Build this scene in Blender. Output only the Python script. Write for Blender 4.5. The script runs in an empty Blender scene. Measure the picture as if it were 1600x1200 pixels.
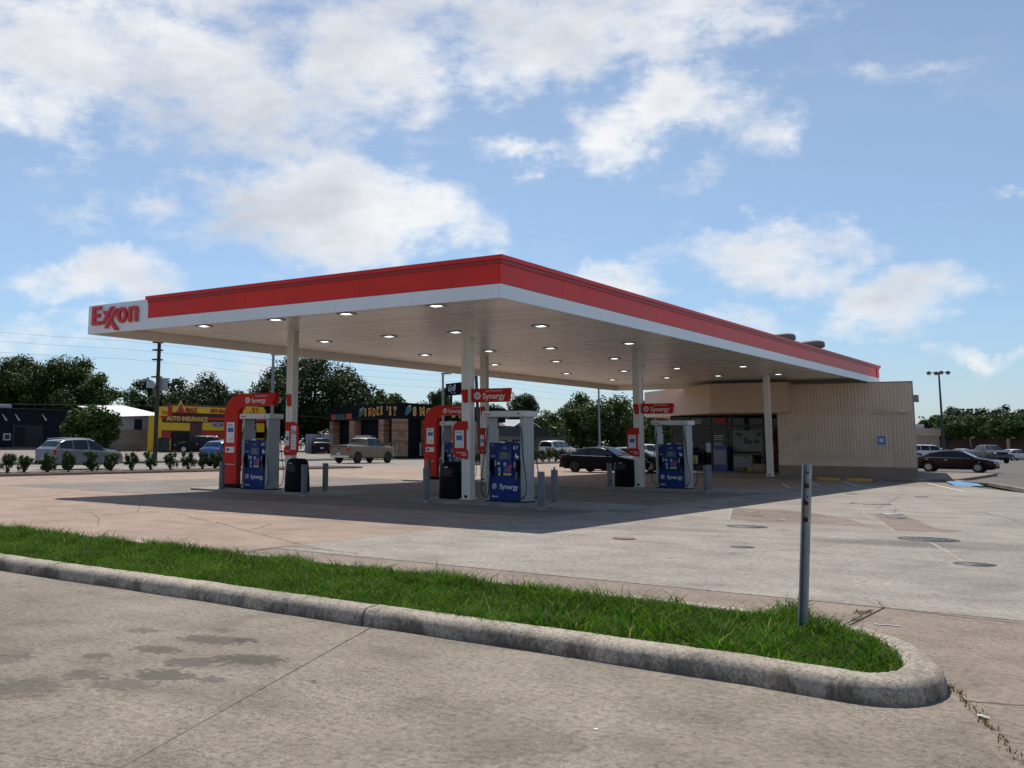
import bpy, bmesh, math, random
import numpy as np
from mathutils import Vector, Matrix
random.seed(7); RNG = np.random.default_rng(7)
SC = bpy.context.scene
COL = SC.collection
PI = math.pi

# ------------------------------------------------------------------ camera (solved from the photograph)
CF, CYAW, CPIT, CROL, CPX, CPY = 1587.9, -0.65504, 0.138416, 0.0099033, 585.38, 468.31
CAM = np.array([10.055, -17.159, 1.65])
_f = np.array([math.sin(CYAW)*math.cos(CPIT), math.cos(CYAW)*math.cos(CPIT), math.sin(CPIT)])
_r0 = np.array([math.cos(CYAW), -math.sin(CYAW), 0.0]); _u0 = np.cross(_r0, _f)
_r = math.cos(CROL)*_r0 + math.sin(CROL)*_u0; _u = -math.sin(CROL)*_r0 + math.cos(CROL)*_u0
cd = bpy.data.cameras.new('camera'); cam = bpy.data.objects.new('camera', cd); COL.objects.link(cam)
cd.sensor_width = 36.0; cd.lens = CF/1600*36
cd.shift_x = (800-CPX)/1600; cd.shift_y = -(600-CPY)/1600
cd.clip_start = 0.1; cd.clip_end = 4000
M = Matrix.Identity(4)
for i in range(3):
    M[i][0], M[i][1], M[i][2], M[i][3] = _r[i], _u[i], -_f[i], CAM[i]
cam.matrix_world = M
SC.camera = cam
def ray(px, py): return _f + _r*(px-CPX)/CF - _u*(py-CPY)/CF
def G(px, py, z=0.0):                      # pixel -> point on the level z
    d = ray(px, py); return CAM + d*((z-CAM[2])/d[2])
def onX(px, X, py=690):                    # pixel column -> Y on the plane x = X
    d = ray(px, py); return CAM[1] + d[1]*(X-CAM[0])/d[0]
def onY(px, Y, py=690):
    d = ray(px, py); return CAM[0] + d[0]*(Y-CAM[1])/d[1]
def far(px, dist):                         # ground position seen in a pixel column, dist metres away
    d = ray(px, 690); k = dist/math.hypot(d[0], d[1]); return CAM[0]+d[0]*k, CAM[1]+d[1]*k
def zat(px, py, x, y):                     # height of a pixel on the vertical through x, y
    d = ray(px, py); k = math.hypot(x-CAM[0], y-CAM[1])/math.hypot(d[0], d[1]); return CAM[2]+d[2]*k

# ------------------------------------------------------------------ light
SUN = np.array([-2.28, 2.58, 5.78]); SUN = SUN/np.linalg.norm(SUN)
ELEV = math.asin(SUN[2]); AZ = math.atan2(SUN[0], SUN[1])
sl = bpy.data.lights.new('sun', 'SUN'); so = bpy.data.objects.new('sun', sl); COL.objects.link(so)
sl.energy = 4.2; sl.angle = math.radians(0.53); sl.color = (1.0, 0.945, 0.86)
so.rotation_euler = Vector((-SUN[0], -SUN[1], -SUN[2])).to_track_quat('-Z', 'Y').to_euler()
so.location = (0, 0, 60)
SC.view_settings.view_transform = 'Standard'; SC.view_settings.look = 'None'
SC.view_settings.gamma = 1.0; SC.view_settings.use_curve_mapping = False
SC.view_settings.exposure = 0.12
SC.cycles.use_denoising = True
SC.cycles.max_bounces = 6; SC.cycles.transparent_max_bounces = 8
SC.cycles.caustics_reflective = False; SC.cycles.caustics_refractive = False

W = bpy.data.worlds.new('World'); SC.world = W; W.use_nodes = True
W.cycles.sampling_method = 'MANUAL'; W.cycles.sample_map_resolution = 256
wt = W.node_tree; wt.nodes.clear()
class NT:
    def __init__(s, t): s.t = t
    def n(s, typ, **kw):
        nd = s.t.nodes.new(typ)
        for k, v in kw.items(): setattr(nd, k, v)
        return nd
    def l(s, a, b): s.t.links.new(a, b)
    def math(s, op, a, b=None, c=None, clamp=False):
        nd = s.t.nodes.new('ShaderNodeMath'); nd.operation = op; nd.use_clamp = clamp
        for i, v in enumerate((a, b, c)):
            if v is None: continue
            if isinstance(v, (int, float)): nd.inputs[i].default_value = v
            else: s.t.links.new(v, nd.inputs[i])
        return nd.outputs[0]
    def ramp(s, fac, stops):
        nd = s.t.nodes.new('ShaderNodeValToRGB'); e = nd.color_ramp.elements
        while len(e) < len(stops): e.new(0.5)
        for q, (p, c) in zip(e, stops):
            q.position = p; q.color = (c[0], c[1], c[2], 1) if len(c) == 3 else c
        s.t.links.new(fac, nd.inputs[0]); return nd.outputs[0]
    def mix(s, fac, a, b, mode='MIX'):
        nd = s.t.nodes.new('ShaderNodeMix'); nd.data_type = 'RGBA'; nd.blend_type = mode
        for sock, v in ((nd.inputs[0], fac), (nd.inputs[6], a), (nd.inputs[7], b)):
            if isinstance(v, (int, float)): sock.default_value = v
            elif isinstance(v, tuple): sock.default_value = (v[0], v[1], v[2], 1)
            else: s.t.links.new(v, sock)
        return nd.outputs[2]
    def noise(s, vec, scale, detail=4, rough=0.55, dist=0.0):
        nd = s.t.nodes.new('ShaderNodeTexNoise'); nd.inputs['Scale'].default_value = scale
        nd.inputs['Detail'].default_value = detail; nd.inputs['Roughness'].default_value = rough
        nd.inputs['Distortion'].default_value = dist
        if vec is not None: s.t.links.new(vec, nd.inputs['Vector'])
        return nd.outputs['Fac']
w = NT(wt)
out = w.n('ShaderNodeOutputWorld'); bg = w.n('ShaderNodeBackground')
SKYS = 0.10
bg.inputs['Strength'].default_value = SKYS
sky = w.n('ShaderNodeTexSky', sky_type='NISHITA', sun_disc=False)
sky.sun_elevation = ELEV; sky.sun_rotation = AZ; sky.altitude = 0; sky.air_density = 1.0; sky.dust_density = 0.25; sky.ozone_density = 2.5
tc = w.n('ShaderNodeTexCoord'); D = tc.outputs['Generated']
# clouds: soft banks placed by direction plus a scatter of the same kind all round the sky
CLOUDS = [ # px, py, half width, half height (photo pixels), weight
 (50,80,230,150,.86),(320,80,210,120,.80),(560,60,150,120,.98),(640,120,80,70,.7),(430,170,150,70,.82),(40,185,140,60,.55),(200,-70,480,110,.8),
 (520,330,190,100,1.05),(400,300,120,60,.9),(640,340,120,70,1.0),(250,320,120,50,.55),(470,260,110,50,.8),(360,360,120,60,.5),(560,400,150,40,.45),
 (180,440,130,40,.9),(250,455,90,30,.6),(80,540,160,45,.55),(330,570,200,40,.35),
 (900,30,230,90,1.0),(1060,-10,190,70,.9),(820,70,80,60,.6),
 (1060,160,120,55,.95),(960,200,80,50,.7),(830,225,70,32,.8),(1110,150,70,45,.6),
 (1200,225,40,45,.5),(1110,290,55,35,.4),(1180,400,150,55,1.0),(1280,420,90,55,.8),(1390,485,110,50,.85),(1330,380,45,25,.45),(1180,490,90,35,.6),
 (950,445,110,40,.7),(1560,545,70,22,.7),(1580,285,40,15,.35),(1340,130,50,25,.25),(1440,120,60,25,.22)]
acc = None
warp = w.n('ShaderNodeTexNoise'); warp.inputs['Scale'].default_value = 7.0; warp.inputs['Detail'].default_value = 7; warp.inputs['Roughness'].default_value = .62; w.l(D, warp.inputs['Vector'])
wv = w.n('ShaderNodeVectorMath', operation='MULTIPLY_ADD'); w.l(warp.outputs['Color'], wv.inputs[0])
wv.inputs[1].default_value = (0.15, 0.15, 0.15); wv.inputs[2].default_value = (-0.075, -0.075, -0.075)
DW = w.n('ShaderNodeVectorMath', operation='ADD'); w.l(D, DW.inputs[0]); w.l(wv.outputs[0], DW.inputs[1])
for (px, py, hw, hh, wt_) in CLOUDS:
    c = ray(px, py); ln = np.linalg.norm(c); c = c/ln
    mp = w.n('ShaderNodeMapping', vector_type='TEXTURE')
    z = Vector(c); x = Vector((c[1], -c[0], 0)).normalized(); y = z.cross(x)
    mp.inputs['Location'].default_value = tuple(c)
    mp.inputs['Rotation'].default_value = Matrix((x, y, z)).transposed().to_euler()
    mp.inputs['Scale'].default_value = (hw/CF/ln*1.45, hh/CF/ln*1.45, 0.5)
    w.l(DW.outputs[0], mp.inputs['Vector'])
    g = w.n('ShaderNodeTexGradient', gradient_type='SPHERICAL'); w.l(mp.outputs[0], g.inputs[0])
    v = w.math('MULTIPLY', g.outputs['Fac'], wt_)
    acc = v if acc is None else w.math('SMOOTH_MAX', acc, v, 0.03)
flat = w.n('ShaderNodeVectorMath', operation='MULTIPLY'); w.l(D, flat.inputs[0]); flat.inputs[1].default_value = (1, 1, 2.1)
big = w.noise(flat.outputs[0], 2.6, 3, 0.5)
gen = w.math('MULTIPLY', w.math('SUBTRACT', big, 0.50), 2.6)
# the scatter takes over outside the part of the sky that the placed banks describe
cdir = ray(760, 300); cdir = cdir/np.linalg.norm(cdir)
dp = w.n('ShaderNodeVectorMath', operation='DOT_PRODUCT'); w.l(D, dp.inputs[0]); dp.inputs[1].default_value = tuple(cdir)
away = w.math('MULTIPLY', w.math('SUBTRACT', 0.86, dp.outputs['Value']), 12.0, clamp=True)
gen = w.math('MULTIPLY', gen, away)
acc = w.math('MAXIMUM', acc, gen)
det = w.noise(flat.outputs[0], 10.0, 9, 0.62, 0.1)
fine = w.noise(flat.outputs[0], 34.0, 7, 0.62)
puff = w.noise(flat.outputs[0], 5.2, 7, 0.58)
dens = w.math('ADD', w.math('MULTIPLY', acc, 1.15), w.math('ADD', w.math('MULTIPLY', w.math('SUBTRACT', det, 0.5), 2.1), w.math('MULTIPLY', w.math('SUBTRACT', fine, 0.5), 0.7)))
mask = w.n('ShaderNodeMapRange', interpolation_type='SMOOTHSTEP'); w.l(dens, mask.inputs['Value'])
mask.inputs['From Min'].default_value = 0.06; mask.inputs['From Max'].default_value = 0.95
covered = w.math('MULTIPLY', mask.outputs[0], w.math('MULTIPLY', w.math('ADD', acc, 0.0), 5.0, clamp=True))
covered = w.math('MULTIPLY', covered, 0.95)
thick = w.math('ADD', w.math('MULTIPLY', dens, 0.30), w.math('MULTIPLY', w.math('SUBTRACT', puff, 0.5), 1.9))
shade = w.ramp(w.math('ADD', thick, 0.22), [(0.0, (.95, .965, .98)), (0.25, (.97, .975, .98)), (0.52, (.80, .82, .86)), (0.80, (.63, .66, .72)), (1.0, (.57, .60, .67))])
sc_ = w.n('ShaderNodeVectorMath', operation='SCALE'); w.l(shade, sc_.inputs[0]); sc_.inputs['Scale'].default_value = 0.90/SKYS
sb = w.n('ShaderNodeVectorMath', operation='MULTIPLY'); w.l(sky.outputs[0], sb.inputs[0]); sz = w.n('ShaderNodeSeparateXYZ'); w.l(D, sz.inputs[0]); w.l(w.ramp(sz.outputs['Z'], [(0.0, (.64, .74, .97)), (.10, (.80, .88, 1.0)), (.30, (1.15, 1.07, 1.0)), (1.0, (1.12, 1.05, 1))]), sb.inputs[1])
fin = w.mix(covered, sb.outputs[0], sc_.outputs[0])
w.l(fin, bg.inputs['Color']); w.l(bg.outputs[0], out.inputs['Surface'])

# ------------------------------------------------------------------ scene helpers
def tag(o, label=None, cat=None, group=None, kind=None):
    if label: o['label'] = label
    if cat: o['category'] = cat
    if group: o['group'] = group
    if kind: o['kind'] = kind
    return o
def empty(name, loc=(0, 0, 0), rz=0.0, label=None, cat=None, group=None):
    o = bpy.data.objects.new(name, None); COL.objects.link(o); o.location = loc; o.rotation_euler = (0, 0, rz)
    o.empty_display_size = 0.2
    return tag(o, label, cat, group)
def copy_tree(o, parent=None):
    c = o.copy(); COL.objects.link(c); c.parent = parent
    for ch in [q for q in o.children]: copy_tree(ch, c)
    return c
class MB:
    def __init__(s): s.v = []; s.f = []; s.sm = []
    def add(s, vs, fs, smooth=False):
        b = len(s.v); s.v += [tuple(map(float, q)) for q in vs]
        for f in fs: s.f.append(tuple(i+b for i in f)); s.sm.append(smooth)
        return s
    def box(s, x0, x1, y0, y1, z0, z1):
        vs = [(x, y, z) for z in (z0, z1) for y in (y0, y1) for x in (x0, x1)]
        return s.add(vs, [(0, 2, 3, 1), (4, 5, 7, 6), (0, 1, 5, 4), (2, 6, 7, 3), (0, 4, 6, 2), (1, 3, 7, 5)])
    def bbox(s, x0, x1, y0, y1, z0, z1, b=0.01):      # box with chamfered edges
        bm = bmesh.new(); bmesh.ops.create_cube(bm, size=1)
        for v in bm.verts: v.co = ((x0+x1)/2+v.co.x*(x1-x0), (y0+y1)/2+v.co.y*(y1-y0), (z0+z1)/2+v.co.z*(z1-z0))
        bmesh.ops.bevel(bm, geom=bm.edges[:], offset=b, segments=2, affect='EDGES', profile=0.6)
        bm.verts.index_update()
        s.add([v.co[:] for v in bm.verts], [[v.index for v in f.verts] for f in bm.faces]); bm.free(); return s
    def prism(s, poly, z0, z1):                        # polygon in xy, extruded in z
        n = len(poly)
        a = sum(poly[i][0]*poly[(i+1) % n][1]-poly[(i+1) % n][0]*poly[i][1] for i in range(n))
        if a < 0: poly = poly[::-1]
        vs = [(p[0], p[1], z0) for p in poly]+[(p[0], p[1], z1) for p in poly]
        return s.add(vs, [tuple(range(n))[::-1], tuple(range(n, 2*n))]+[(i, (i+1) % n, n+(i+1) % n, n+i) for i in range(n)])
    def xprism(s, poly, y0, y1):                       # polygon in xz, extruded in y
        n = len(poly)
        a = sum(poly[i][0]*poly[(i+1) % n][1]-poly[(i+1) % n][0]*poly[i][1] for i in range(n))
        if a < 0: poly = poly[::-1]
        vs = [(p[0], y0, p[1]) for p in poly]+[(p[0], y1, p[1]) for p in poly]
        return s.add(vs, [tuple(range(n)), tuple(range(n, 2*n))[::-1]]+[(i, n+i, n+(i+1) % n, (i+1) % n) for i in range(n)])
    def cyl(s, x, y, z0, z1, r0, r1=None, n=20, smooth=True, cap=True):
        r1 = r0 if r1 is None else r1
        vs = [(x+r*math.cos(2*PI*i/n), y+r*math.sin(2*PI*i/n), z) for z, r in ((z0, r0), (z1, r1)) for i in range(n)]
        s.add(vs, [(i, (i+1) % n, n+(i+1) % n, n+i) for i in range(n)], smooth)
        if cap: s.add(vs, [tuple(range(n))[::-1], tuple(range(n, 2*n))])
        return s
    def lathe(s, prof, c=(0, 0, 0), axis='z', n=24, smooth=True):
        vs = []
        for (r, h) in prof:
            for i in range(n):
                a = 2*PI*i/n; p = (r*math.cos(a), r*math.sin(a), h)
                if axis == 'y': p = (p[0], p[2], -p[1])
                if axis == 'x': p = (p[2], p[0], p[1])
                vs.append((p[0]+c[0], p[1]+c[1], p[2]+c[2]))
        fs = [(k*n+i, k*n+(i+1) % n, (k+1)*n+(i+1) % n, (k+1)*n+i) for k in range(len(prof)-1) for i in range(n)]
        return s.add(vs, fs, smooth)
    def tube(s, pts, r, n=8, smooth=True):
        pts = [Vector(p) for p in pts]; vs = []; rs = r if isinstance(r, (list, tuple)) else [r]*len(pts)
        up = None
        for i, p in enumerate(pts):
            t = (pts[min(i+1, len(pts)-1)]-pts[max(i-1, 0)]).normalized()
            if up is None: up = Vector((0, 0, 1)) if abs(t.z) < .9 else Vector((1, 0, 0))
            a = t.cross(up).normalized(); b = a.cross(t).normalized(); up = b
            for k in range(n):
                q = p+(a*math.cos(2*PI*k/n)+b*math.sin(2*PI*k/n))*rs[i]; vs.append(q[:])
        fs = [(i*n+k, i*n+(k+1) % n, (i+1)*n+(k+1) % n, (i+1)*n+k) for i in range(len(pts)-1) for k in range(n)]
        s.add(vs, fs, smooth); m = (len(pts)-1)*n
        return s.add(vs, [tuple(range(n))[::-1], tuple(range(m, m+n))])
    def build(s, name, mat, parent=None, loc=None, label=None, cat=None, group=None, kind=None):
        me = bpy.data.meshes.new(name); me.from_pydata(s.v, [], s.f)
        me.polygons.foreach_set('use_smooth', s.sm); me.materials.append(mat); me.update()
        return place(name, me, parent, loc, label, cat, group, kind)
def place(name, me, parent=None, loc=None, label=None, cat=None, group=None, kind=None):
    o = bpy.data.objects.new(name, me); COL.objects.link(o)
    if parent: o.parent = parent
    if loc is not None: o.location = loc
    return tag(o, label, cat, group, kind)
def npmesh(name, V, F, mat):                           # fast mesh of equal n-gons
    me = bpy.data.meshes.new(name); n = F.shape[1]
    me.vertices.add(len(V)); me.vertices.foreach_set('co', np.ascontiguousarray(V, np.float32).ravel())
    me.loops.add(F.size); me.loops.foreach_set('vertex_index', np.ascontiguousarray(F, np.int32).ravel())
    me.polygons.add(len(F)); me.polygons.foreach_set('loop_start', np.arange(0, F.size, n, dtype=np.int32))
    me.update(calc_edges=True); me.materials.append(mat); return me

# ------------------------------------------------------------------ materials
def mat(name, col, rough=0.6, metal=0.0, var=0.0, vscale=3.0, bump=0.0, bscale=40.0, spec=0.5, coat=0.0, dirt=0.0, obj=True):
    m = bpy.data.materials.new(name); m.use_nodes = True; t = NT(m.node_tree)
    b = m.node_tree.nodes['Principled BSDF']
    b.inputs['Base Color'].default_value = (*col, 1); b.inputs['Roughness'].default_value = rough
    b.inputs['Metallic'].default_value = metal; b.inputs['Specular IOR Level'].default_value = spec
    if coat: b.inputs['Coat Weight'].default_value = coat; b.inputs['Coat Roughness'].default_value = 0.05
    if var or bump or dirt:
        c = t.n('ShaderNodeTexCoord').outputs['Object']
        if var:
            nz = t.noise(c, vscale, 6, 0.6)
            lo = tuple(max(0, v*(1-var)) for v in col); hi = tuple(min(1, v*(1+var)) for v in col)
            t.l(t.ramp(nz, [(0.3, lo), (0.7, hi)]), b.inputs['Base Color'])
            r2 = t.math('ADD', rough-0.08, t.math('MULTIPLY', nz, 0.16)); t.l(r2, b.inputs['Roughness'])
        if bump:
            bp = t.n('ShaderNodeBump'); bp.inputs['Strength'].default_value = bump; bp.inputs['Distance'].default_value = 0.01
            t.l(t.noise(c, bscale, 4, 0.6), bp.inputs['Height']); t.l(bp.outputs[0], b.inputs['Normal'])
    return m
def emat(name, col, s):
    m = bpy.data.materials.new(name); m.use_nodes = True; b = m.node_tree.nodes['Principled BSDF']
    b.inputs['Base Color'].default_value = (*col, 1); b.inputs['Emission Color'].default_value = (*col, 1); b.inputs['Emission Strength'].default_value = s
    return m
def concrete(name, base, tint, speck=0.5, stain=0.5, scale=1.0, seed=0.0, dark=(.10, .09, .08), coord='Object', spots=None, bumps=0.25):
    m = bpy.data.materials.new(name); m.use_nodes = True; t = NT(m.node_tree); b = m.node_tree.nodes['Principled BSDF']
    g = t.n('ShaderNodeNewGeometry').outputs['Position']
    mp = t.n('ShaderNodeMapping'); mp.inputs['Location'].default_value = (seed, seed*1.7, 0); t.l(g, mp.inputs['Vector']); c = mp.outputs[0]
    big = t.noise(c, 0.22*scale, 5, 0.6, 0.3); mid = t.noise(c, 1.3*scale, 6, 0.65); fine = t.noise(c, 16*scale, 5, 0.7); grit = t.noise(c, 48*scale, 4, 0.8)
    base0, tint0 = tuple(v*.66 for v in base), tuple(v*.66 for v in tint)
    col = t.mix(t.ramp(big, [(0.38, (0, 0, 0)), (0.62, (1, 1, 1))]), base0, tint0)
    base = tuple(v*.66 for v in base); tint = tuple(v*.66 for v in tint)
    k = t.ramp(mid, [(0.34, (.76, .75, .74)), (0.5, (.98, .98, .98)), (0.66, (1.12, 1.12, 1.12))])
    col = t.mix(1.0, col, k, 'MULTIPLY')
    k = t.ramp(fine, [(0.38, (1-.62*speck,)*3), (0.49, (1, 1, 1)), (0.62, (1+.40*speck,)*3)])
    col = t.mix(1.0, col, k, 'MULTIPLY')
    k = t.ramp(grit, [(0.38, (max(0, 1-1.3*speck),)*3), (0.47, (1, 1, 1)), (0.54, (1, 1, 1)), (0.63, (1+1.0*speck,)*3)])
    rp = t.ramp(t.noise(c, .55*scale, 5, .65, .5), [(0.38, (.18, .18, .18)), (0.62, (1, 1, 1))])
    col = t.mix(rp, col, t.mix(1.0, col, k, 'MULTIPLY'))
    # drips, tyre film and oil blots with shapes of their own
    st = t.noise(c, 0.75*scale, 7, 0.7, 0.8); so_ = t.ramp(st, [(0.57, (0, 0, 0)), (0.70, (stain,)*3)])
    col = t.mix(so_, col, tuple(v*0.45+q*.35 for v, q in zip(base, dark)))
    sm = t.n('ShaderNodeMapping'); sm.inputs['Scale'].default_value = (.13, 1.1, 1); t.l(c, sm.inputs['Vector'])
    sk = t.ramp(t.noise(sm.outputs[0], 1.0, 5, 0.6, 0.4), [(0.50, (0, 0, 0)), (0.72, (stain*.55,)*3)])
    col = t.mix(sk, col, tuple(v*0.62 for v in base))
    if spots:
        for (sx, sy, ra, rb, rot, amt) in spots:
            q = t.n('ShaderNodeMapping', vector_type='TEXTURE'); q.inputs['Location'].default_value = (sx, sy, 0)
            q.inputs['Rotation'].default_value = (0, 0, rot); q.inputs['Scale'].default_value = (ra, rb, 50); t.l(g, q.inputs['Vector'])
            gr = t.n('ShaderNodeTexGradient', gradient_type='SPHERICAL'); t.l(q.outputs[0], gr.inputs[0])
            e = t.math('ADD', gr.outputs['Fac'], t.math('MULTIPLY', t.math('SUBTRACT', t.noise(c, 12.0, 8, 0.72), 0.5), 2.4))
            e = t.ramp(t.math('MULTIPLY', e, t.math('MULTIPLY', gr.outputs['Fac'], 6.0, clamp=True)), [(0.30, (0, 0, 0)), (0.46, (amt,)*3)])
            col = t.mix(e, col, tuple(v*.32 for v in base))
    t.l(col, b.inputs['Base Color']); b.inputs['Roughness'].default_value = 0.88; b.inputs['Specular IOR Level'].default_value = 0.25
    bp = t.n('ShaderNodeBump'); bp.inputs['Strength'].default_value = bumps; bp.inputs['Distance'].default_value = 0.012
    t.l(t.math('ADD', t.math('MULTIPLY', fine, 0.5), t.math('MULTIPLY', grit, 0.6)), bp.inputs['Height']); t.l(bp.outputs[0], b.inputs['Normal'])
    return m
MT = dict(
 white=mat('white_metal', (.60, .61, .61), .42, var=.05, vscale=.8),
 fascia=mat('fascia_white', (.76, .82, .87), .35, var=.06, vscale=.5, bump=.25, bscale=.9),
 red=mat('fascia_red', (.68, .026, .016), .40, var=.12, vscale=.45, spec=.3, bump=.25, bscale=.8),
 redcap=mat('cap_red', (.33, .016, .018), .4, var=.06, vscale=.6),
 signred=mat('sign_red', (.52, .022, .012), .45, var=.08, vscale=1.5, spec=.15),
 logored=mat('logo_red', (.62, .02, .02), .4),
 logoback=mat('logo_backing', (.66, .55, .54), .5),
 soffit=mat('soffit_panel', (.82, .785, .73), .26, var=.07, vscale=.35, spec=.6),
 soffit_b=mat('soffit_panel_b', (.77, .735, .68), .28, var=.07, vscale=.35, spec=.6),
 colw=mat('column_paint', (.74, .72, .68), .4, var=.07, vscale=1.2),
 lens=emat('lamp_lens', (1, .98, .95), 5.0),
 black=mat('black_plastic', (.005, .005, .006), .5, var=.25, vscale=4, spec=.1),
 rubber=mat('rubber', (.012, .012, .012), .6),
 dark=mat('dark_gap', (.02, .02, .02), .8),
 steel=mat('galvanised', (.30, .32, .34), .45, metal=.6, var=.22, vscale=9, bump=.1, bscale=60),
 bollard=mat('bollard_grey', (.12, .135, .15), .5, var=.14, vscale=5, bump=.1, bscale=30),
 polegrey=mat('pole_grey', (.20, .22, .24), .5, var=.12, vscale=3),
 blue=mat('dispenser_blue', (.005, .024, .125), .4, var=.12, vscale=5, spec=.2),
 blue2=mat('dispenser_blue_panel', (.006, .033, .175), .4, var=.10, vscale=5, spec=.2),
 alum=mat('dispenser_metal', (.31, .33, .35), .38, metal=.35, var=.07, vscale=4),
 decalw=mat('decal_white', (.72, .73, .74), .5),
 decaly=mat('decal_yellow', (.62, .50, .12), .5), decalr=mat('decal_red', (.5, .06, .05), .5), decalb=mat('decal_blue', (.02, .13, .42), .5), decalg=mat('decal_grey', (.36, .38, .40), .5),
 poster=mat('poster_paper', (.66, .70, .74), .5), screen=mat('lcd', (.10, .13, .12), .25), screenb=mat('lcd_frame', (.02, .022, .03), .4),
 yellow=mat('paint_yellow', (.62, .40, .045), .6, var=.2, vscale=6), bluep=mat('ramp_blue', (.09, .24, .43), .7, var=.12, vscale=4, bump=.2, bscale=20),
 linew=mat('line_paint', (.62, .61, .58), .8, var=.25, vscale=5),
 wall=mat('store_wall', (.74, .585, .45), .62, var=.09, vscale=.8, bump=.05, spec=.25), wallplain=mat('store_fascia', (.64, .49, .365), .6, var=.05, vscale=.6),
 wallbase=mat('store_base', (.30, .225, .17), .7, var=.1, vscale=2), trim=mat('store_trim', (.30, .26, .22), .6),
 frame=mat('window_frame', (.035, .033, .03), .4),
)
def glass(name, col=(.02, .025, .03), rough=.06, alpha=None):
    m = bpy.data.materials.new(name); m.use_nodes = True; b = m.node_tree.nodes['Principled BSDF']
    b.inputs['Base Color'].default_value = (*col, 1); b.inputs['Roughness'].default_value = rough; b.inputs['Specular IOR Level'].default_value = .6
    if alpha is not None: b.inputs['Alpha'].default_value = alpha
    return m
MT['glass'] = glass('dark_glass'); MT['shopglass'] = glass('shop_glass', (.004, .004, .004), .03, .35)

# ------------------------------------------------------------------ lettering
_TXT = {}
def text_mesh(s, size=1.0, ext=0.01, bold=0.0, shear=0.0, align='LEFT', spacing=1.0):
    cu = bpy.data.curves.new('lettering', 'FONT'); cu.body = s; cu.size = size; cu.extrude = ext; cu.offset = bold; cu.shear = shear
    cu.align_x = align; cu.space_character = spacing; cu.resolution_u = 3
    o = bpy.data.objects.new('lettering', cu); COL.objects.link(o)
    bpy.context.view_layer.update()
    me = bpy.data.meshes.new_from_object(o.evaluated_get(bpy.context.evaluated_depsgraph_get()))
    bpy.data.objects.remove(o); bpy.data.curves.remove(cu); me.materials.clear(); return me
def text(name, s, size, mt, parent, loc, rot=(PI/2, 0, 0), **kw):
    me = text_mesh(s, size, **kw); me.materials.append(mt)
    o = place(name, me, parent, loc); o.rotation_euler = rot; return o
# ================================================================== the ground
def sheet(name, poly, z, m, parent=None, kind='structure', th=None):
    b = MB()
    if th: b.prism(poly, z-th, z)
    else:
        n = len(poly); a = sum(poly[i][0]*poly[(i+1) % n][1]-poly[(i+1) % n][0]*poly[i][1] for i in range(n))
        if a < 0: poly = poly[::-1]
        b.add([(p[0], p[1], z) for p in poly], [tuple(range(n))])
    return b.build(name, m, parent, kind=kind)
def rect(x0, x1, y0, y1): return [(x0, y0), (x1, y0), (x1, y1), (x0, y1)]
MT['soil'] = mat('soil', (.085, .060, .042), .95, var=.4, vscale=1.5, bump=.5, bscale=12)
MT['turf'] = mat('turf', (.055, .085, .028), .95, var=.45, vscale=.8, bump=.6, bscale=20)
spots = []
for (px, py, a, b_, r, k) in [(335,1000,.60,.13,.5,.9),(245,1015,.40,.10,.5,.8),(390,1030,.55,.13,.6,.95),(300,1035,.40,.12,.5,.8),(255,1055,.45,.13,.5,.9),(150,1025,.20,.08,.4,.8),(135,1055,.35,.10,.3,.7),(190,1070,.40,.12,.4,.6),(35,1075,.55,.2,.3,.6),(385,1000,.22,.07,.3,.9),(225,985,.3,.08,.3,.7),(330,1062,.2,.07,.3,.7),(10,1030,.3,.15,.3,.6),(20,1020,.4,.12,.3,.5),(345,985,.2,.05,.2,.6),(780,1150,.9,.3,.3,.3),(1080,1110,.8,.3,.2,.25)]:
    g = G(px, py); spots.append((g[0], g[1], a*.82, b_*2.2, r+CYAW+.4, k*.8))
MT['conc_front'] = concrete('lot_concrete_front', (.308, .258, .202), (.405, .348, .280), .50, .45, 1.15, 3.1, spots=spots, bumps=.45)
MT['conc_pink'] = concrete('lot_concrete_pink', (.53, .385, .295), (.46, .350, .278), .30, .35, .8, 11.0)
MT['conc_grey'] = concrete('lot_concrete_grey', (.49, .44, .378), (.41, .365, .312), .45, .50, .8, 23.0, spots=[(*G(q[0], q[1])[:2], q[2], q[3], .1, q[4]) for q in ((1510, 853, 2.6, 1.3, .42), (1400, 850, 1.6, .9, .40), (1330, 846, 1.8, .7, .28), (1050, 826, 2.2, .7, .38), (950, 826, 1.5, .6, .35), (1240, 812, 2.0, 1.0, .22), (1480, 905, 2.0, .8, .2))])
MT['conc_tan'] = concrete('lot_concrete_tan', (.40, .318, .255), (.335, .272, .220), .45, .50, 1.0, 31.0)
MT['conc_oily'] = concrete('lot_concrete_oily', (.355, .315, .275), (.28, .245, .215), .45, .65, .8, 43.0)
MT['conc_island'] = concrete('island_concrete', (.50, .48, .44), (.43, .41, .375), .4, .3, 1.2, 53.0)
MT['conc_road'] = concrete('road_concrete', (.41, .375, .335), (.36, .335, .30), .25, .35, .3, 61.0)
MT['kerb'] = concrete('kerb_concrete', (.68, .585, .47), (.56, .485, .40), .6, .4, 2.2, 71.0, bumps=.7)
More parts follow.
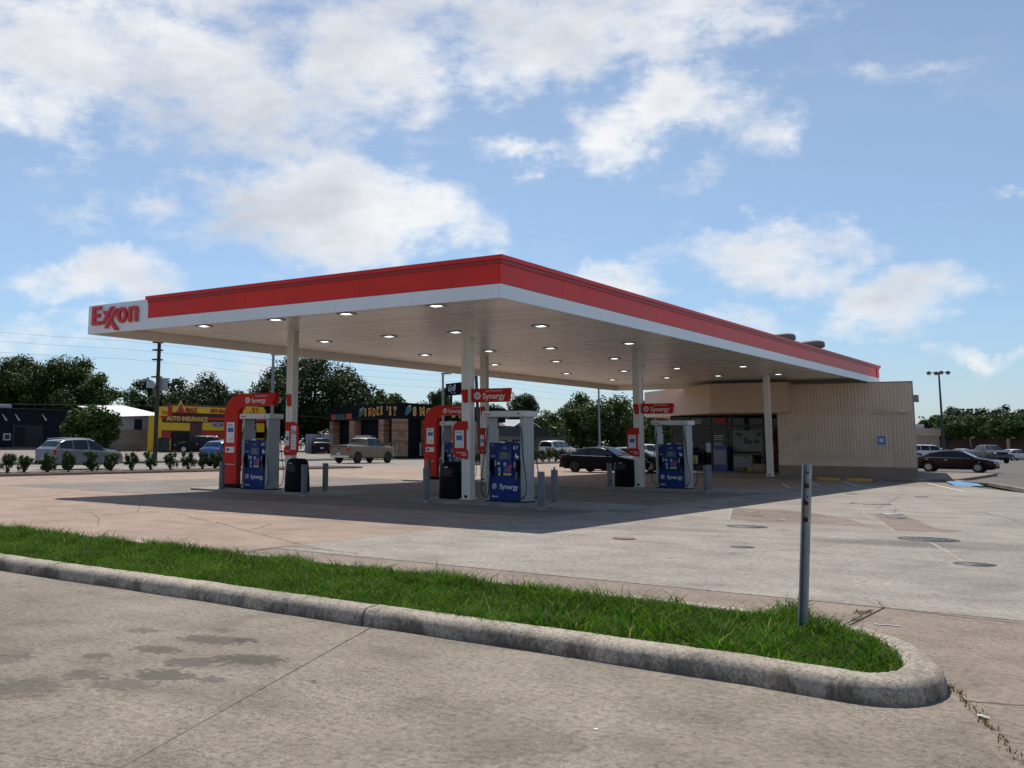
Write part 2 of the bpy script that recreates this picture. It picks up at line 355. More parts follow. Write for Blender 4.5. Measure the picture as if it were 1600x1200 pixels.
def kerb_grime(m):
    t = NT(m.node_tree); b = m.node_tree.nodes['Principled BSDF']; src = b.inputs['Base Color'].links[0].from_socket
    g = t.n('ShaderNodeNewGeometry').outputs['Position']; sp = t.n('ShaderNodeSeparateXYZ'); t.l(g, sp.inputs[0])
    mp = t.n('ShaderNodeMapping'); mp.inputs['Scale'].default_value = (1.0, 1.0, .35); t.l(g, mp.inputs['Vector'])
    n1 = t.noise(mp.outputs[0], 1.5, 8, .74, .7); n2 = t.noise(mp.outputs[0], 26, 6, .75)
    lo = t.math('MULTIPLY', t.math('SUBTRACT', .150, sp.outputs['Z']), 8.0, clamp=True)
    k = t.math('ADD', t.math('MULTIPLY', n1, .72), t.math('MULTIPLY', n2, .28))
    e = t.ramp(t.math('ADD', k, t.math('MULTIPLY', lo, .09)), [(.53, (0, 0, 0)), (.63, (.72, .72, .72))])
    col = t.mix(e, src, (.055, .048, .040)); t.l(col, b.inputs['Base Color'])
kerb_grime(MT['kerb'])
MT['kerbfar'] = concrete('kerb_concrete_far', (.40, .34, .28), (.33, .28, .23), .5, .4, 1.0, 81.0)
MT['asphalt'] = concrete('asphalt', (.215, .197, .178), (.165, .152, .140), .35, .45, .35, 91.0)
MT['patch'] = concrete('patch_concrete', (.36, .29, .24), (.30, .245, .205), .4, .4, 1.0, 15.0)
MT['joint'] = mat('joint_sealant', (.055, .046, .038), .9, var=.4, vscale=6)
MT['jointlight'] = mat('joint_filler', (.36, .31, .24), .9, var=.3, vscale=6)

ground = sheet('ground', rect(-1800, 1800, -300, 2600), -0.09, MT['turf'])
# rising far side of the street
HZ = 0.35
bank = MB()
bank.add([(-46.4, -300, -.03), (-46.4, 700, -.03), (-53, 700, HZ-.02), (-53, -300, HZ-.02), (-1800, 700, HZ-.02), (-1800, -300, HZ-.02)], [(0, 1, 2, 3), (3, 2, 4, 5)])
MT['farlot'] = concrete('far_lot_concrete', (.40, .345, .30), (.34, .30, .265), .25, .3, .25, 5.0)
bank.build('terrain', MT['farlot'], kind='structure')
road = sheet('road', rect(-45.8, -31.9, -300, 700), 0.0, MT['conc_road'])
for X in (-41.9, -36.0): sheet('road_joint', rect(X-.03, X+.03, -60, 200), 0.004, MT['joint'], road, None)
sheet('centre_line', rect(-39.05, -38.9, -60, 200), 0.004, MT['yellow'], road, None)
lot = sheet('station_lot', [(-29.3, -60), (70, -60), (70, 27), (6.2, 27), (1.6, 38.6), (-29.3, 38.6)], -0.024, MT['joint'])
side = sheet('side_drive', [(-29.3, 38.6), (-14.6, 38.6), (-14.6, 170), (-29.3, 170)], -0.006, MT['conc_pink'])
def slab(poly, m):
    cx = sum(p[0] for p in poly)/len(poly); cy = sum(p[1] for p in poly)/len(poly); g = .006 if m == 'conc_front' else .013; q = []
    for x, y in poly:
        q.append((x-math.copysign(g, x-cx), y-math.copysign(g, y-cy)))
    return sheet('concrete_slab', q, random.uniform(-.0015, .0015), MT[m], lot, None, th=.03)
XS = [-29.3, -22.2, -15.3, -8.45, -1.0]; YS = [-7.1, 3.5, 11.4, 19.5, 27.6, 38.6]
for i in range(4):
    for j in range(5):
        slab(rect(XS[i], XS[i+1], YS[j], YS[j+1]), 'conc_oily' if (j in (1, 2) and i > 0) else 'conc_pink')
XG = [-1.0, 11.2, 26, 70]; YG = [-5.35, 10.2, 22.5]
for i in range(3):
    for j in range(2): slab(rect(XG[i], XG[i+1], YG[j], YG[j+1]), 'conc_grey')
slab([(-1, 22.5), (70, 22.5), (70, 27), (6.2, 27), (4.2, 31.2), (-1, 31.2)], 'conc_grey')
slab([(-1, 31.2), (4.2, 31.2), (1.6, 38.6), (-1, 38.6)], 'conc_tan')
slab([(-1, -7.1), (7.62, -7.1), (7.66, -5.35), (-1, -5.35)], 'conc_tan')
slab([(7.62, -7.1), (7.5, -9.7), (8.85, -9.7), (10.2, -12.8), (70, -12.8), (70, -5.35), (7.66, -5.35)], 'conc_tan')
slab([(10.2, -12.8), (70, -12.8), (70, -60), (30.5, -60)], 'conc_tan')
slab([(4.25, -9.5), (8.85, -9.5), (30.5, -60), (22.6, -60)], 'conc_front')
slab([(-29.3, -9.5), (4.25, -9.5), (5.755, -13.62), (-29.3, -26)], 'conc_front')
slab([(5.755, -13.62), (22.6, -60), (-29.3, -60), (-29.3, -26)], 'conc_front')

def ribbon(name, pts, wd, m, z=.004, parent=lot, jitter=0.0, seed=1):
    rng = random.Random(seed); P = []
    for (a, b) in zip(pts[:-1], pts[1:]):
        n = max(1, int(math.hypot(b[0]-a[0], b[1]-a[1])/.12)) if jitter else 1
        for k in range(n): P.append((a[0]+(b[0]-a[0])*k/n+rng.uniform(-jitter, jitter)*(k > 0), a[1]+(b[1]-a[1])*k/n+rng.uniform(-jitter, jitter)*(k > 0)))
    P.append(pts[-1]); L = []; R_ = []
    for i, p in enumerate(P):
        q0 = P[max(0, i-1)]; q1 = P[min(len(P)-1, i+1)]; dx, dy = q1[0]-q0[0], q1[1]-q0[1]; l = math.hypot(dx, dy) or 1
        ww = wd*.5*(rng.uniform(.35, 1.3) if jitter else 1); L.append((p[0]-dy/l*ww, p[1]+dx/l*ww, z)); R_.append((p[0]+dy/l*ww, p[1]-dx/l*ww, z))
    n = len(P); return MB().add(L+R_, [(i, n+i, n+i+1, i+1) for i in range(n-1)]).build(name, m, parent)
def pxs(*q): return [tuple(G(a, b)[:2]) for a, b in q]
for k, (pts, wd) in enumerate([
    (pxs((268,801),(310,811),(345,818),(380,828),(400,826),(425,818)), .03), (pxs((380,828),(440,843),(470,851),(520,862)), .025),
    (pxs((372,868),(400,860),(445,855),(475,854)), .05), (pxs((475,856),(520,860),(560,866)), .03),
    (pxs((112,794),(140,799),(155,810),(152,822)), .02), (pxs((225,775),(215,800)), .015),
    (pxs((1040,873),(1100,867),(1180,863),(1240,859),(1300,852),(1370,843)), .022),
    (pxs((1330,970),(1345,963),(1362,953)), .055), (pxs((1383,950),(1375,942),(1368,937)), .02),
    (pxs((1382,951),(1440,957),(1500,964),(1600,975)), .03), (pxs((1500,1095),(1560,1100),(1600,1103)), .02),
    (pxs((1368,796),(1384,788),(1415,771)), .022), (pxs((1535,800),(1600,817)), .03), (pxs((1395,805),(1400,795)), .02)]):
    ribbon('crack', pts, wd*.62, MT['joint'], jitter=.022, seed=k)
for k, (pts, wd) in enumerate([(pxs((1345,787),(1350,803),(1365,812),(1395,828)), .045), (pxs((1452,847),(1480,862),(1503,877)), .045), (pxs((1142,796),(1139,812)), .05)]):
    ribbon('joint_filler', pts, wd, MT['jointlight'], jitter=.012, seed=50+k)
def patch(name, q, m, z=.003): return sheet(name, pxs(*q), z, m, lot, None)
patch('patched_slab', [(1362,802),(1415,806),(1463,826),(1508,830),(1478,832),(1400,829)], MT['patch'], .0035)
patch('patched_slab', [(1146,793),(1260,800),(1330,812),(1360,823),(1290,820),(1180,815),(1141,811)], MT['patch'], .0035)
MT['oil'] = mat('oil_stain', (.16, .135, .115), .75, var=.4, vscale=2.5)

# ------------------------------------------------------------------ the planted strip with its kerb
PROF = [(.0, -.03), (.0, .045), (.014, .098), (.040, .132), (.080, .150), (.18, .157), (.245, .156), (.262, .146), (.268, .09), (.268, -.02)]
kerb = empty('kerb'); kerb['kind'] = 'structure'
NOSE = [(7.6, -9.72), (8.1, -9.77), (8.38, -9.78), (8.57, -9.71), (8.70, -9.55), (8.77, -9.32), (8.77, -9.05), (8.68, -8.70), (8.52, -8.30), (8.28, -7.92), (7.95, -7.62), (7.55, -7.42), (7.0, -7.30), (6.2, -7.24)]
def kerb_path():
    Q = [Vector((p[0], p[1])) for p in NOSE]; S = []
    for i in range(len(Q)-1):
        p0, p1, p2, p3 = [Q[max(0, min(len(Q)-1, i+k))] for k in (-1, 0, 1, 2)]
        for k in range(5):
            t = k/5; S.append(.5*((2*p1)+(p2-p0)*t+(2*p0-5*p1+4*p2-p3)*t*t+(3*p1-p0-3*p2+p3)*t**3))
    pts = [(x, -9.55-.17*min(1, max(0, (x+6)/13.6))) for x in np.arange(-30, 7.5, .15)]+[tuple(q) for q in S]+[(x, -7.22+.55*min(1, max(0, (6-x)/14.))) for x in np.arange(6.1, -30, -.3)]
    P = []
    for i, p in enumerate(pts):
        a, b = pts[max(0, i-1)], pts[min(len(pts)-1, i+1)]; dx, dy = b[0]-a[0], b[1]-a[1]; l = math.hypot(dx, dy); P.append((p, (dy/l, -dx/l)))
    return P
KP = kerb_path(); brk = [-25, -20.1, -15.2, -10.3, -5.4, -.55, 4.27]; segs = []; cur = []
for (p, n) in KP:
    if cur and abs(n[0]) < .05 and n[1] < 0 and any(cur[-1][0][0] < b <= p[0] for b in brk):
        segs.append(cur); cur = [((cur[-1][0][0]+.001, p[1]), n)]
    cur.append((p, n))
segs.append(cur)
for sgi, sg in enumerate(segs):
    V = []; n = len(PROF)
    for i, ((x, y), (nx, ny)) in enumerate(sg):
        wob = .012*math.sin(x*1.3+sgi)+.006*math.sin(x*4.1+2*sgi)
        for (o, z) in PROF:
            jz = random.uniform(-.003, .003) if z > 0 else 0; wob2 = random.uniform(-.004, .004)
            e = .012 if i == 0 else 0
            V.append((x-nx*(o+wob+wob2)+e, y-ny*(o+wob+wob2), z+jz))
    F = [(i*n+k, (i+1)*n+k, (i+1)*n+k+1, i*n+k+1) for i in range(len(sg)-1) for k in range(n-1)]
    b = MB().add(V, F, True); m = (len(sg)-1)*n
    b.add(V, [tuple(range(n))[::-1], tuple(range(m, m+n))]); b.build('kerb_piece', MT['kerb'], kerb)
inner = [(p[0]-n[0]*.27, p[1]-n[1]*.27) for p, n in KP][::2]
def inpoly(x, y, poly):
    c = np.zeros(len(x), bool); n = len(poly)
    for i in range(n):
        (xa, ya), (xb, yb) = poly[i], poly[(i+1) % n]
        if ya == yb: continue
        c ^= ((ya > y) != (yb > y)) & (x < (xb-xa)*(y-ya)/(yb-ya)+xa)
    return c
strip = sheet('planting_strip', inner, .105, MT['soil'])
# grass blades
def grass_material(name, c0, c1, c2):
    m = bpy.data.materials.new(name); m.use_nodes = True; t = NT(m.node_tree); b = m.node_tree.nodes['Principled BSDF']
    gm = t.n('ShaderNodeNewGeometry'); c = t.ramp(gm.outputs['Random Per Island'], [(0.0, c0), (.45, c1), (.9, c2), (.965, (.30, .25, .11)), (1, (.34, .29, .14))])
    nz = t.ramp(t.noise(gm.outputs['Position'], 1.7, 4), [(.3, (.62, .62, .62)), (.7, (1.2, 1.2, 1.1))])
    col = t.mix(1.0, c, nz, 'MULTIPLY')
    t.l(col, b.inputs['Base Color']); b.inputs['Roughness'].default_value = .6; b.inputs['Specular IOR Level'].default_value = .12
    tr = t.n('ShaderNodeBsdfTranslucent'); t.l(t.mix(1.0, col, (1.2, 1.5, .5), 'MULTIPLY'), tr.inputs['Color'])
    mx = t.n('ShaderNodeMixShader'); mx.inputs[0].default_value = .35
    t.l(b.outputs[0], mx.inputs[1]); t.l(tr.outputs[0], mx.inputs[2]); t.l(mx.outputs[0], m.node_tree.nodes['Material Output'].inputs['Surface'])
    return m
MT['grass'] = grass_material('grass_blade', (.028, .070, .007), (.064, .140, .014), (.125, .225, .028))
def blades(pts, h, wd, lean, rng, z0):
    n = len(pts); az = rng.uniform(0, 2*PI, n); ln = lean*rng.uniform(.3, 1.3, n)*h; da = np.stack([np.cos(az), np.sin(az)], 1)
    sd = rng.uniform(0, PI, n); sx = np.stack([np.cos(sd), np.sin(sd)], 1)
    V = np.zeros((n, 6, 3)); 
    for k, (t, ww) in enumerate(((0, 1.), (.55, .8), (1, .12))):
        c = pts+da*(ln*t**2)[:, None]; z = z0+h*(t-.25*t*t*np.minimum(lean*1.2, 1))
        V[:, 2*k, :2] = c-sx*(wd*ww/2)[:, None]; V[:, 2*k+1, :2] = c+sx*(wd*ww/2)[:, None]; V[:, 2*k, 2] = z; V[:, 2*k+1, 2] = z
    i = np.arange(n)[:, None]*6
    F = np.concatenate([i+np.array([[0, 1, 3, 2]]), i+np.array([[2, 3, 5, 4]])], 0)
    return V.reshape(-1, 3), F
rng = np.random.default_rng(3)
N = 215000
xs = 8.6-rng.beta(1.0, 1.7, N)*22; ys = rng.uniform(-9.6, -6.8, N)
gpoly = [(p[0]-n[0]*.225, p[1]-n[1]*.225) for p, n in KP][::2]; ok = inpoly(xs, ys, gpoly)
xs, ys = xs[ok], ys[ok]; pts = np.stack([xs, ys], 1)
cl = np.sin(xs*2.1+1.3*np.sin(ys*3))*np.sin(ys*2.7+xs*.9)+.6*np.sin(xs*5.3+ys*4.1)
h = (.045+.060*rng.random(len(xs))**1.5+.026*np.clip(cl, -1, 1.5))*(1+.45*(ys > -7.9)); h = np.maximum(h, .028)
tall = rng.random(len(xs)) < .035; h[tall] *= 1.8
V1, F1 = blades(pts, h, .0065+.005*rng.random(len(xs)), .9, rng, .10)
# coarse tufts towards the nose and along the back edge
cs = [(rng.uniform(5.5, 8.45), rng.uniform(-9.4, -7.5)) for _ in range(75)]+[(rng.uniform(-9, 8.3), rng.uniform(-7.75, -7.0)) for _ in range(150)]+[(7.31+rng.uniform(-.12, .12), -7.05+rng.uniform(-.25, .02)) for _ in range(5)]
cp = np.concatenate([np.array(c)+rng.normal(0, .035, (22, 2)) for c in cs if inpoly(np.array([c[0]]), np.array([c[1]]), inner)[0] or c[0] > 7.15 and c[0] < 7.45])
V2, F2 = blades(cp, .10+.13*rng.random(len(cp)), .009+.005*rng.random(len(cp)), .75, rng, .10)
me = npmesh('grass', np.concatenate([V1, V2]), np.concatenate([F1, F2+len(V1)]), MT['grass'])
place('grass', me, None, None, 'thick green grass filling the kerbed strip between the two lots', 'grass', None, 'stuff')
# weeds in the joint beside the kerb nose
wp = []
for (a, b) in zip(pxs((1478,1072),(1500,1090),(1530,1118),(1560,1150)), pxs((1500,1090),(1530,1118),(1560,1150),(1600,1197))):
    for k in range(38): t = rng.random(); wp.append((a[0]+(b[0]-a[0])*t+rng.normal(0, .02), a[1]+(b[1]-a[1])*t+rng.normal(0, .02)))
wp += [tuple(np.array(G(1352+rng.uniform(-18, 12), 958+rng.uniform(-3, 3))[:2])) for _ in range(60)]
wp = np.array(wp); V, F = blades(wp, .015+.035*rng.random(len(wp)), .006+.004*rng.random(len(wp)), 1.2, rng, 0.0)
MT['weed'] = grass_material('dry_weed', (.06, .065, .02), (.13, .11, .04), (.19, .15, .07))
place('weeds', npmesh('weeds', V, F, MT['weed']), None, None, 'straggly dry weeds growing in the joint beside the kerb nose', 'weeds', None, 'stuff')
# ================================================================== the canopy
CX0, CX1, CY0, CY1 = -16.3, -1.44, 2.45, 41.5
ZB, ZR, ZT, ZS = 4.87, 5.19, 5.76, 5.17
COLS = [(-12.23, 7.5, .06), (-5.5, 7.5, .06), (-12.23, 19.45, .06), (-5.5, 19.45, .06), (-5.5, 35.6, .12), (-12.23, 35.6, .12)]
canopy = empty('fuel_canopy', (0, 0, 0), 0, 'large red and white flat canopy on square columns over the fuel pumps', 'canopy')
xe = onY(231, CY0, 490)      # where the name panel ends
# frame behind the fascia and roof deck
MB().box(CX0+.05, CX1-.05, CY0+.05, CY0+.12, ZB+.02, ZT).box(CX0+.05, CX1-.05, CY1-.12, CY1-.05, ZB+.02, ZT).box(CX0+.05, CX0+.12, CY0+.12, CY1-.12, ZB+.02, ZT).box(CX1-.12, CX1-.05, CY0+.12, CY1-.12, ZB+.02, ZT).build('fascia_liner', MT['soffit'], canopy)
MB().box(CX0+.12, CX1-.12, CY0+.12, CY1-.12, ZS+.08, ZS+.14).build('roof_deck', MT['dark'], canopy)
MB().box(CX0+.13, CX1-.13, CY0+.13, CY0+.17, ZB+.05, ZB+.09).box(CX1-.17, CX1-.13, CY0+.17, CY1-.13, ZB+.05, ZB+.09).build('soffit_gap', MT['dark'], canopy)
def panels(name, axis, a0, a1, c, sgn, z0, z1, m, n, th=.05, gap=.006, jit=.003):
    for k in range(n):
        p0 = a0+(a1-a0)*k/n+gap/2; p1 = a0+(a1-a0)*(k+1)/n-gap/2; j = random.uniform(0, jit)
        q = (c, c+sgn*(th+j)) if sgn > 0 else (c+sgn*(th+j), c)
        b = MB()
        if axis == 'x': b.box(p0, p1, q[0], q[1], z0, z1)
        else: b.box(q[0], q[1], p0, p1, z0, z1)
        b.build(name, m, canopy)
panels('name_panel', 'x', CX0, xe, CY0+.05, -1, ZB, ZT, MT['fascia'], 1, jit=0)
panels('white_fascia_panel', 'x', xe, CX1-.05, CY0+.05, -1, ZB, ZR, MT['fascia'], 5)
panels('red_fascia_panel', 'x', xe+.02, CX1-.05, CY0+.05, -1, ZR+.012, ZT, MT['red'], 6)
panels('white_fascia_panel', 'y', CY0, CY1, CX1-.05, 1, ZB, ZR, MT['fascia'], 13)
panels('red_fascia_panel', 'y', CY0, CY1-.02, CX1-.05, 1, ZR+.012, ZT, MT['red'], 13)
panels('white_fascia_panel', 'x', CX0, CX1-.05, CY1-.05, 1, ZB, ZR, MT['fascia'], 5)
panels('red_fascia_panel', 'x', CX0, CX1-.05, CY1-.05, 1, ZR+.012, ZT, MT['red'], 5)
panels('white_fascia_panel', 'y', CY0+.05, CY1-.05, CX0+.05, -1, ZB, ZT, MT['fascia'], 13)
# cap trim
o = .07
MB().box(xe-.06, CX1+o, CY0-o, CY0+.2, ZT-.015, ZT+.085).build('cap_trim', MT['red'], canopy)
MB().box(CX1-.2, CX1+o, CY0+.203, CY1+.14, ZT-.015, ZT+.085).build('cap_trim', MT['red'], canopy)
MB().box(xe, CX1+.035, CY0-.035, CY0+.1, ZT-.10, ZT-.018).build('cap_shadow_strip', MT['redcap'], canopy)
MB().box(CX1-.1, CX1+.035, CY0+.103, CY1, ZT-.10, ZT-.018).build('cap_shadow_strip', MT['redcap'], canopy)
MB().box(CX1-.05, CX1+.030, CY1-.62, CY1-.60, ZR+.012, ZT-.11).build('seam_strip', MT['redcap'], canopy)
# soffit planks
NP = 96; pw = (CY1-CY0-.26)/NP
pm = [MB().box(-7.29, 7.29, -pw/2+.006, pw/2-.006, 0, .03) for _ in (0, 1)]
p0 = pm[0].build('soffit_plank', MT['soffit'], canopy); p1 = pm[1].build('soffit_plank', MT['soffit_b'], canopy)
for k in range(NP):
    o = (p0 if random.random() < .6 else p1)
    if k > 1: o = o.copy(); COL.objects.link(o)
    elif k == 0: o = p0
    else: o = p1
    o.location = ((CX0+CX1)/2, CY0+.13+pw*(k+.5), ZS+random.uniform(-.002, .002)); o.rotation_euler = (math.radians(random.gauss(0, .22)), 0, math.radians(random.gauss(0, .01)))
# columns
for (x, y, z) in COLS:
    s = .135; b = MB().box(x-s+.012, x+s-.012, y-s+.012, y+s-.012, z, ZS+.03)
    for (ax, ay) in ((-1, -1), (1, -1), (-1, 1), (1, 1)):
        xa, xb = sorted((x+ax*s, x+ax*.03)); ya, yb = sorted((y+ay*s, y+ay*(s-.02)))
        b.box(xa, xb, ya, yb, z, ZS+.02)
        ya, yb = sorted((y+ay*(s-.02), y+ay*.03)); xa, xb = sorted((x+ax*s, x+ax*(s-.02)))
        b.box(xa, xb, ya, yb, z, ZS+.02)
    c = b.build('column', MT['colw'], canopy)
    MB().bbox(x-.19, x+.19, y-.19, y+.19, z, z+.025, .006).build('base_plate', MT['colw'], c)
    MB().box(x-.045, x+.045, y-s-.012, y-s+.002, z+.05, z+.12).build('conduit_box', MT['black'], c)
for (x, y, z) in (COLS[1], COLS[3]):      # security camera under the soffit on the columns
    k = empty('security_camera', (x+.135, y-.05, 4.52), 0, 'small beige security camera on the canopy column nearest the kerbed strip' if y < 10 else 'small beige security camera on the canopy column beside the store pump', 'camera')
    MB().tube([(0, 0, .1), (.12, 0, .1), (.12, 0, .02)], .015).build('bracket', MT['colw'], k)
    MB().lathe([(0, -.07), (.05, -.06), (.065, 0), (.05, .05), (0, .06)], (.16, 0, 0)).build('dome', MT['colw'], k)
# name on the corner panel
zb_ = zat(147, 507.5, onY(147, CY0), CY0); zt_ = zat(148, 478.5, onY(148, CY0), CY0); HL = zt_-zb_
def LP(cx, cy): return (onY(120+cx/8, CY0, 495), zb_+(540-(cy+.1*(cx-208)))/224*HL)
def LQ(cx, yd): return (onY(120+cx/8, CY0, 495), zb_+(540-yd)/224*HL)
def letter(polys, ring=False):
    for dy, mm, nm, gr in ((0, MT['logored'], 'letter', 0),):
        b = MB()
        for i, p in enumerate(polys): b.xprism(p, CY0-.075-.0015*i, CY0-.004)
        L = b.build(nm, mm, canopy)
    b = MB()
    for i, p in enumerate(polys): b.xprism([(x+.018, z-.022) for x, z in p], CY0-.030-.0012*i, CY0-.002)
    b.build('letter_edge', MT['logoback'], L)
E_ = [(210, 540), (210, 316), (320, 316), (320, 357), (250, 357), (250, 406), (308, 406), (308, 447), (250, 447), (250, 499), (320, 499), (320, 540)]
letter([[LQ(*q) for q in E_[:4]+[(250, 357), (250, 540), (210, 540)][0:2]], [LQ(*q) for q in ((250, 406), (308, 406), (308, 447), (250, 447))], [LQ(*q) for q in ((250, 499), (320, 499), (320, 540), (250, 540))]])
def stroke(x0, y0, x1, y1, wd): return [LQ(x0-wd/2, y0), LQ(x0+wd/2, y0), LQ(x1+wd/2, y1), LQ(x1-wd/2, y1)]
letter([stroke(356, 380, 520, 621, 44), stroke(455, 336, 345, 536, 38), stroke(512, 366, 388, 590, 38)])
oc = (580, 449); ring = []
for k in range(28):
    a0, a1 = 2*PI*k/28, 2*PI*(k+1)/28
    ring.append([LQ(oc[0]+ra*math.cos(a), oc[1]+rb*math.sin(a)) for (ra, rb, a) in ((61, 93, a0), (61, 93, a1), (27, 52, a1), (27, 52, a0))])
b = MB(); [b.xprism(p, CY0-.075, CY0-.004) for p in ring]; b.build('letter', MT['logored'], canopy)
npoly = [[LQ(*q) for q in ((665, 540), (665, 360), (702, 360), (702, 540))], [LQ(*q) for q in ((702, 400), (702, 366), (735, 356), (765, 366), (780, 395), (742, 412), (730, 396))], [LQ(*q) for q in ((742, 412), (780, 395), (780, 540), (742, 540))]]
letter(npoly)
# ceiling lamps
LAMPS = [(319,510),(431,500),(541,491),(682,478.5),(507,534),(608,526),(712,519.5),(664,555),(764,549),(773,570),(845,510),(860,544.5),(869,565),(885,584),(983,537),(960,560.5),(975,580),(957,593.5),(1058,576),(1042,590.5),(1161,573),(1122,587.5),(1216,585)]
lamp0 = None
for i, q in enumerate(LAMPS):
    g = G(*q, ZS-.03)
    if lamp0 is None:
        lamp0 = empty('canopy_lamp', (0, 0, 0), 0, 'square white LED lamp set in the underside of the canopy', 'lamp', 'lit lamps under the canopy')
        b = MB(); 
        for (a, c, d, e) in ((-.21, .21, -.21, -.14), (-.21, .21, .14, .21), (-.21, -.14, -.14, .14), (.14, .21, -.14, .14)): b.box(a, c, d, e, -.03, .06)
        b.build('housing', MT['decalg'], lamp0); MB().box(-.138, .138, -.138, .138, -.018, .02).build('lens', MT['lens'], lamp0); L = lamp0
    else: L = copy_tree(lamp0)
    L.location = (g[0], g[1], ZS-.004)
# ================================================================== fuel islands
def disc_decal(b, cx, cz, r, y, n=20): 
    b.add([(cx+r*math.cos(2*PI*i/n), y, cz+r*math.sin(2*PI*i/n)) for i in range(n)], [tuple(range(n))[::-1]])
def ring_decal(b, cx, cz, r0, r1, y, a0=0, a1=2*PI, n=20):
    V = [(cx+r*math.cos(a0+(a1-a0)*i/n), y, cz+r*math.sin(a0+(a1-a0)*i/n)) for r in (r0, r1) for i in range(n+1)]
    b.add(V, [(i, i+1, n+2+i, n+1+i) for i in range(n)])
TEXAS = [(-.35,.5),(-.05,.5),(-.05,.2),(.12,.14),(.42,.1),(.5,-.12),(.22,-.3),(.12,-.5),(-.02,-.36),(-.14,-.16),(-.26,-.2),(-.5,.04),(-.35,.06)]
def dispenser():
    d = empty('fuel_dispenser', (0, 0, 0))
    tag(d, 'x', 'fuel pump', 'fuel dispensers on the islands')
    MB().bbox(-.49, .46, -.25, .25, .02, .685, .012).build('lower_cabinet', MT['blue2'], d)
    up = MB().bbox(-.485, .455, -.235, .235, .69, 1.58, .02).build('upper_housing', MT['blue'], d)
    MB().bbox(-.16, .13, -.20, .20, 1.55, 1.615, .015).build('housing_top', MT['blue'], d)
    MB().box(-.62, .62, -.28, .28, 0, .022).build('plinth', MT['black'], d)
    for x0, x1 in ((-.60, -.497), (.467, .60)):
        s = MB().bbox(x0, x1, -.27, .27, .022, 2.29, .018).build('side_column', MT['alum'], d)
        for yy in (-.09, .09): MB().box(x0-.004 if x0 < 0 else x1-.002, x0+.002 if x0 < 0 else x1+.004, yy-.012, yy+.012, .1, 2.2).build('column_groove', MT['decalg'], s)
    hd = MB().bbox(-.685, .685, -.34, .34, 2.285, 2.45, .02).build('header', MT['white'], d)
    for sg in (1, -1):
        rz = 0 if sg == 1 else PI
        def Bd(b, name, m, par=d):
            o = b.build(name, m, par); o.rotation_euler = (0, 0, rz); return o
        def Tx(name, s, size, m, x, y, z, par=d, **kw):
            return text(name, s, size, m, par, (sg*x, sg*y, z), (PI/2, 0, rz), ext=.002, **kw)
        Tx('header_lettering', 'Exxon', .085, MT['logored'], -.62, -.343, 2.335, bold=.002)
        Bd(MB().xprism([(.44, 2.39), (.5, 2.37), (.49, 2.345), (.46, 2.35), (.455, 2.33), (.44, 2.36)], -.344, -.339), 'header_emblem', MT['screenb'])
        Tx('brand_lettering', 'Synergy', .185, MT['decalw'], -.19, -.254, .345, bold=.003)
        Tx('small_lettering', 'FUEL TECHNOLOGY', .035, MT['decalb'], -.09, -.254, .51)
        Tx('small_lettering', 'Exxon', .075, MT['decalw'], -.43, -.254, .115, bold=.002)
        b = MB(); ring_decal(b, -.345, .40, .028, .05, -.2545); ring_decal(b, -.345, .40, .062, .082, -.2545, .5, 4.3); Bd(b, 'swirl_emblem', MT['decalw'])
        b = MB(); ring_decal(b, -.345, .40, .062, .082, -.2545, 4.6, 6.4); Bd(b, 'swirl_emblem', MT['decalr'])
        cons = Bd(MB().bbox(-.26, .215, -.262, -.225, .76, 1.54, .015), 'console', MT['blue2'])
        z0 = -.2655
        Bd(MB().box(-.10, .07, z0, -.25, 1.40, 1.49), 'price_display', MT['screenb']); Bd(MB().box(-.085, .055, z0-.002, -.26, 1.415, 1.475), 'price_digits', MT['screen'])
        Bd(MB().box(-.135, .095, z0, -.25, 1.13, 1.345), 'screen_frame', MT['screenb']); Bd(MB().box(-.115, .075, z0-.002, -.26, 1.15, 1.325), 'screen', MT['screen'])
        b = MB()
        for x in (-.165, .12):
            for k in range(4): b.box(x, x+.022, z0, -.255, 1.14+k*.05, 1.175+k*.05)
        Bd(b, 'soft_keys', MT['decalg'])
        Bd(MB().box(-.24, -.17, z0, -.255, .99, 1.06), 'card_reader', MT['poster']); Bd(MB().box(-.05, .03, z0, -.255, .955, 1.06), 'keypad', MT['decalg'])
        Bd(MB().box(.085, .205, z0, -.255, .92, .99), 'sticker', MT['decalr']); Bd(MB().box(-.03, .07, z0, -.255, .80, .92), 'sticker', MT['decalb']); Bd(MB().box(.08, .17, z0, -.255, .80, .915), 'sticker', MT['decalr'])
        for k in range(3): Bd(MB().box(-.06+k*.085, .015+k*.085, z0, -.255, .705+.0, .77), 'grade_button', MT['decaly'])
        Bd(MB().box(-.215, -.15, z0, -.255, .70, .775), 'grade_button', MT['decaly']); Bd(MB().box(-.22, -.15, z0, -.255, .80, .92), 'sticker', MT['decalg'])
        Tx('octane_digits', '87', .13, MT['decalw'], .235, -.2365, 1.41, bold=.002, spacing=1.35)
        Bd(MB().xprism([(.345+.13*x, 1.22+.16*z) for x, z in TEXAS], -.239, -.233), 'state_emblem', MT['decalw'])
        for (x, z) in ((-.44, 1.50), (-.45, 1.20), (-.38, 1.20)): Bd(MB().box(x, x+.05, -.2385, -.23, z, z+.035), 'sticker', MT['decalg'])
        Bd(MB().box(-.345, -.30, -.2385, -.23, .95, 1.10), 'sticker', MT['decalg']); Bd(MB().box(.25, .30, -.2385, -.23, .93, 1.08), 'sticker', MT['decalg'])
        Bd(MB().box(-.16, -.02, -.25, -.20, 1.58, 1.625), 'tag', MT['decalw'])
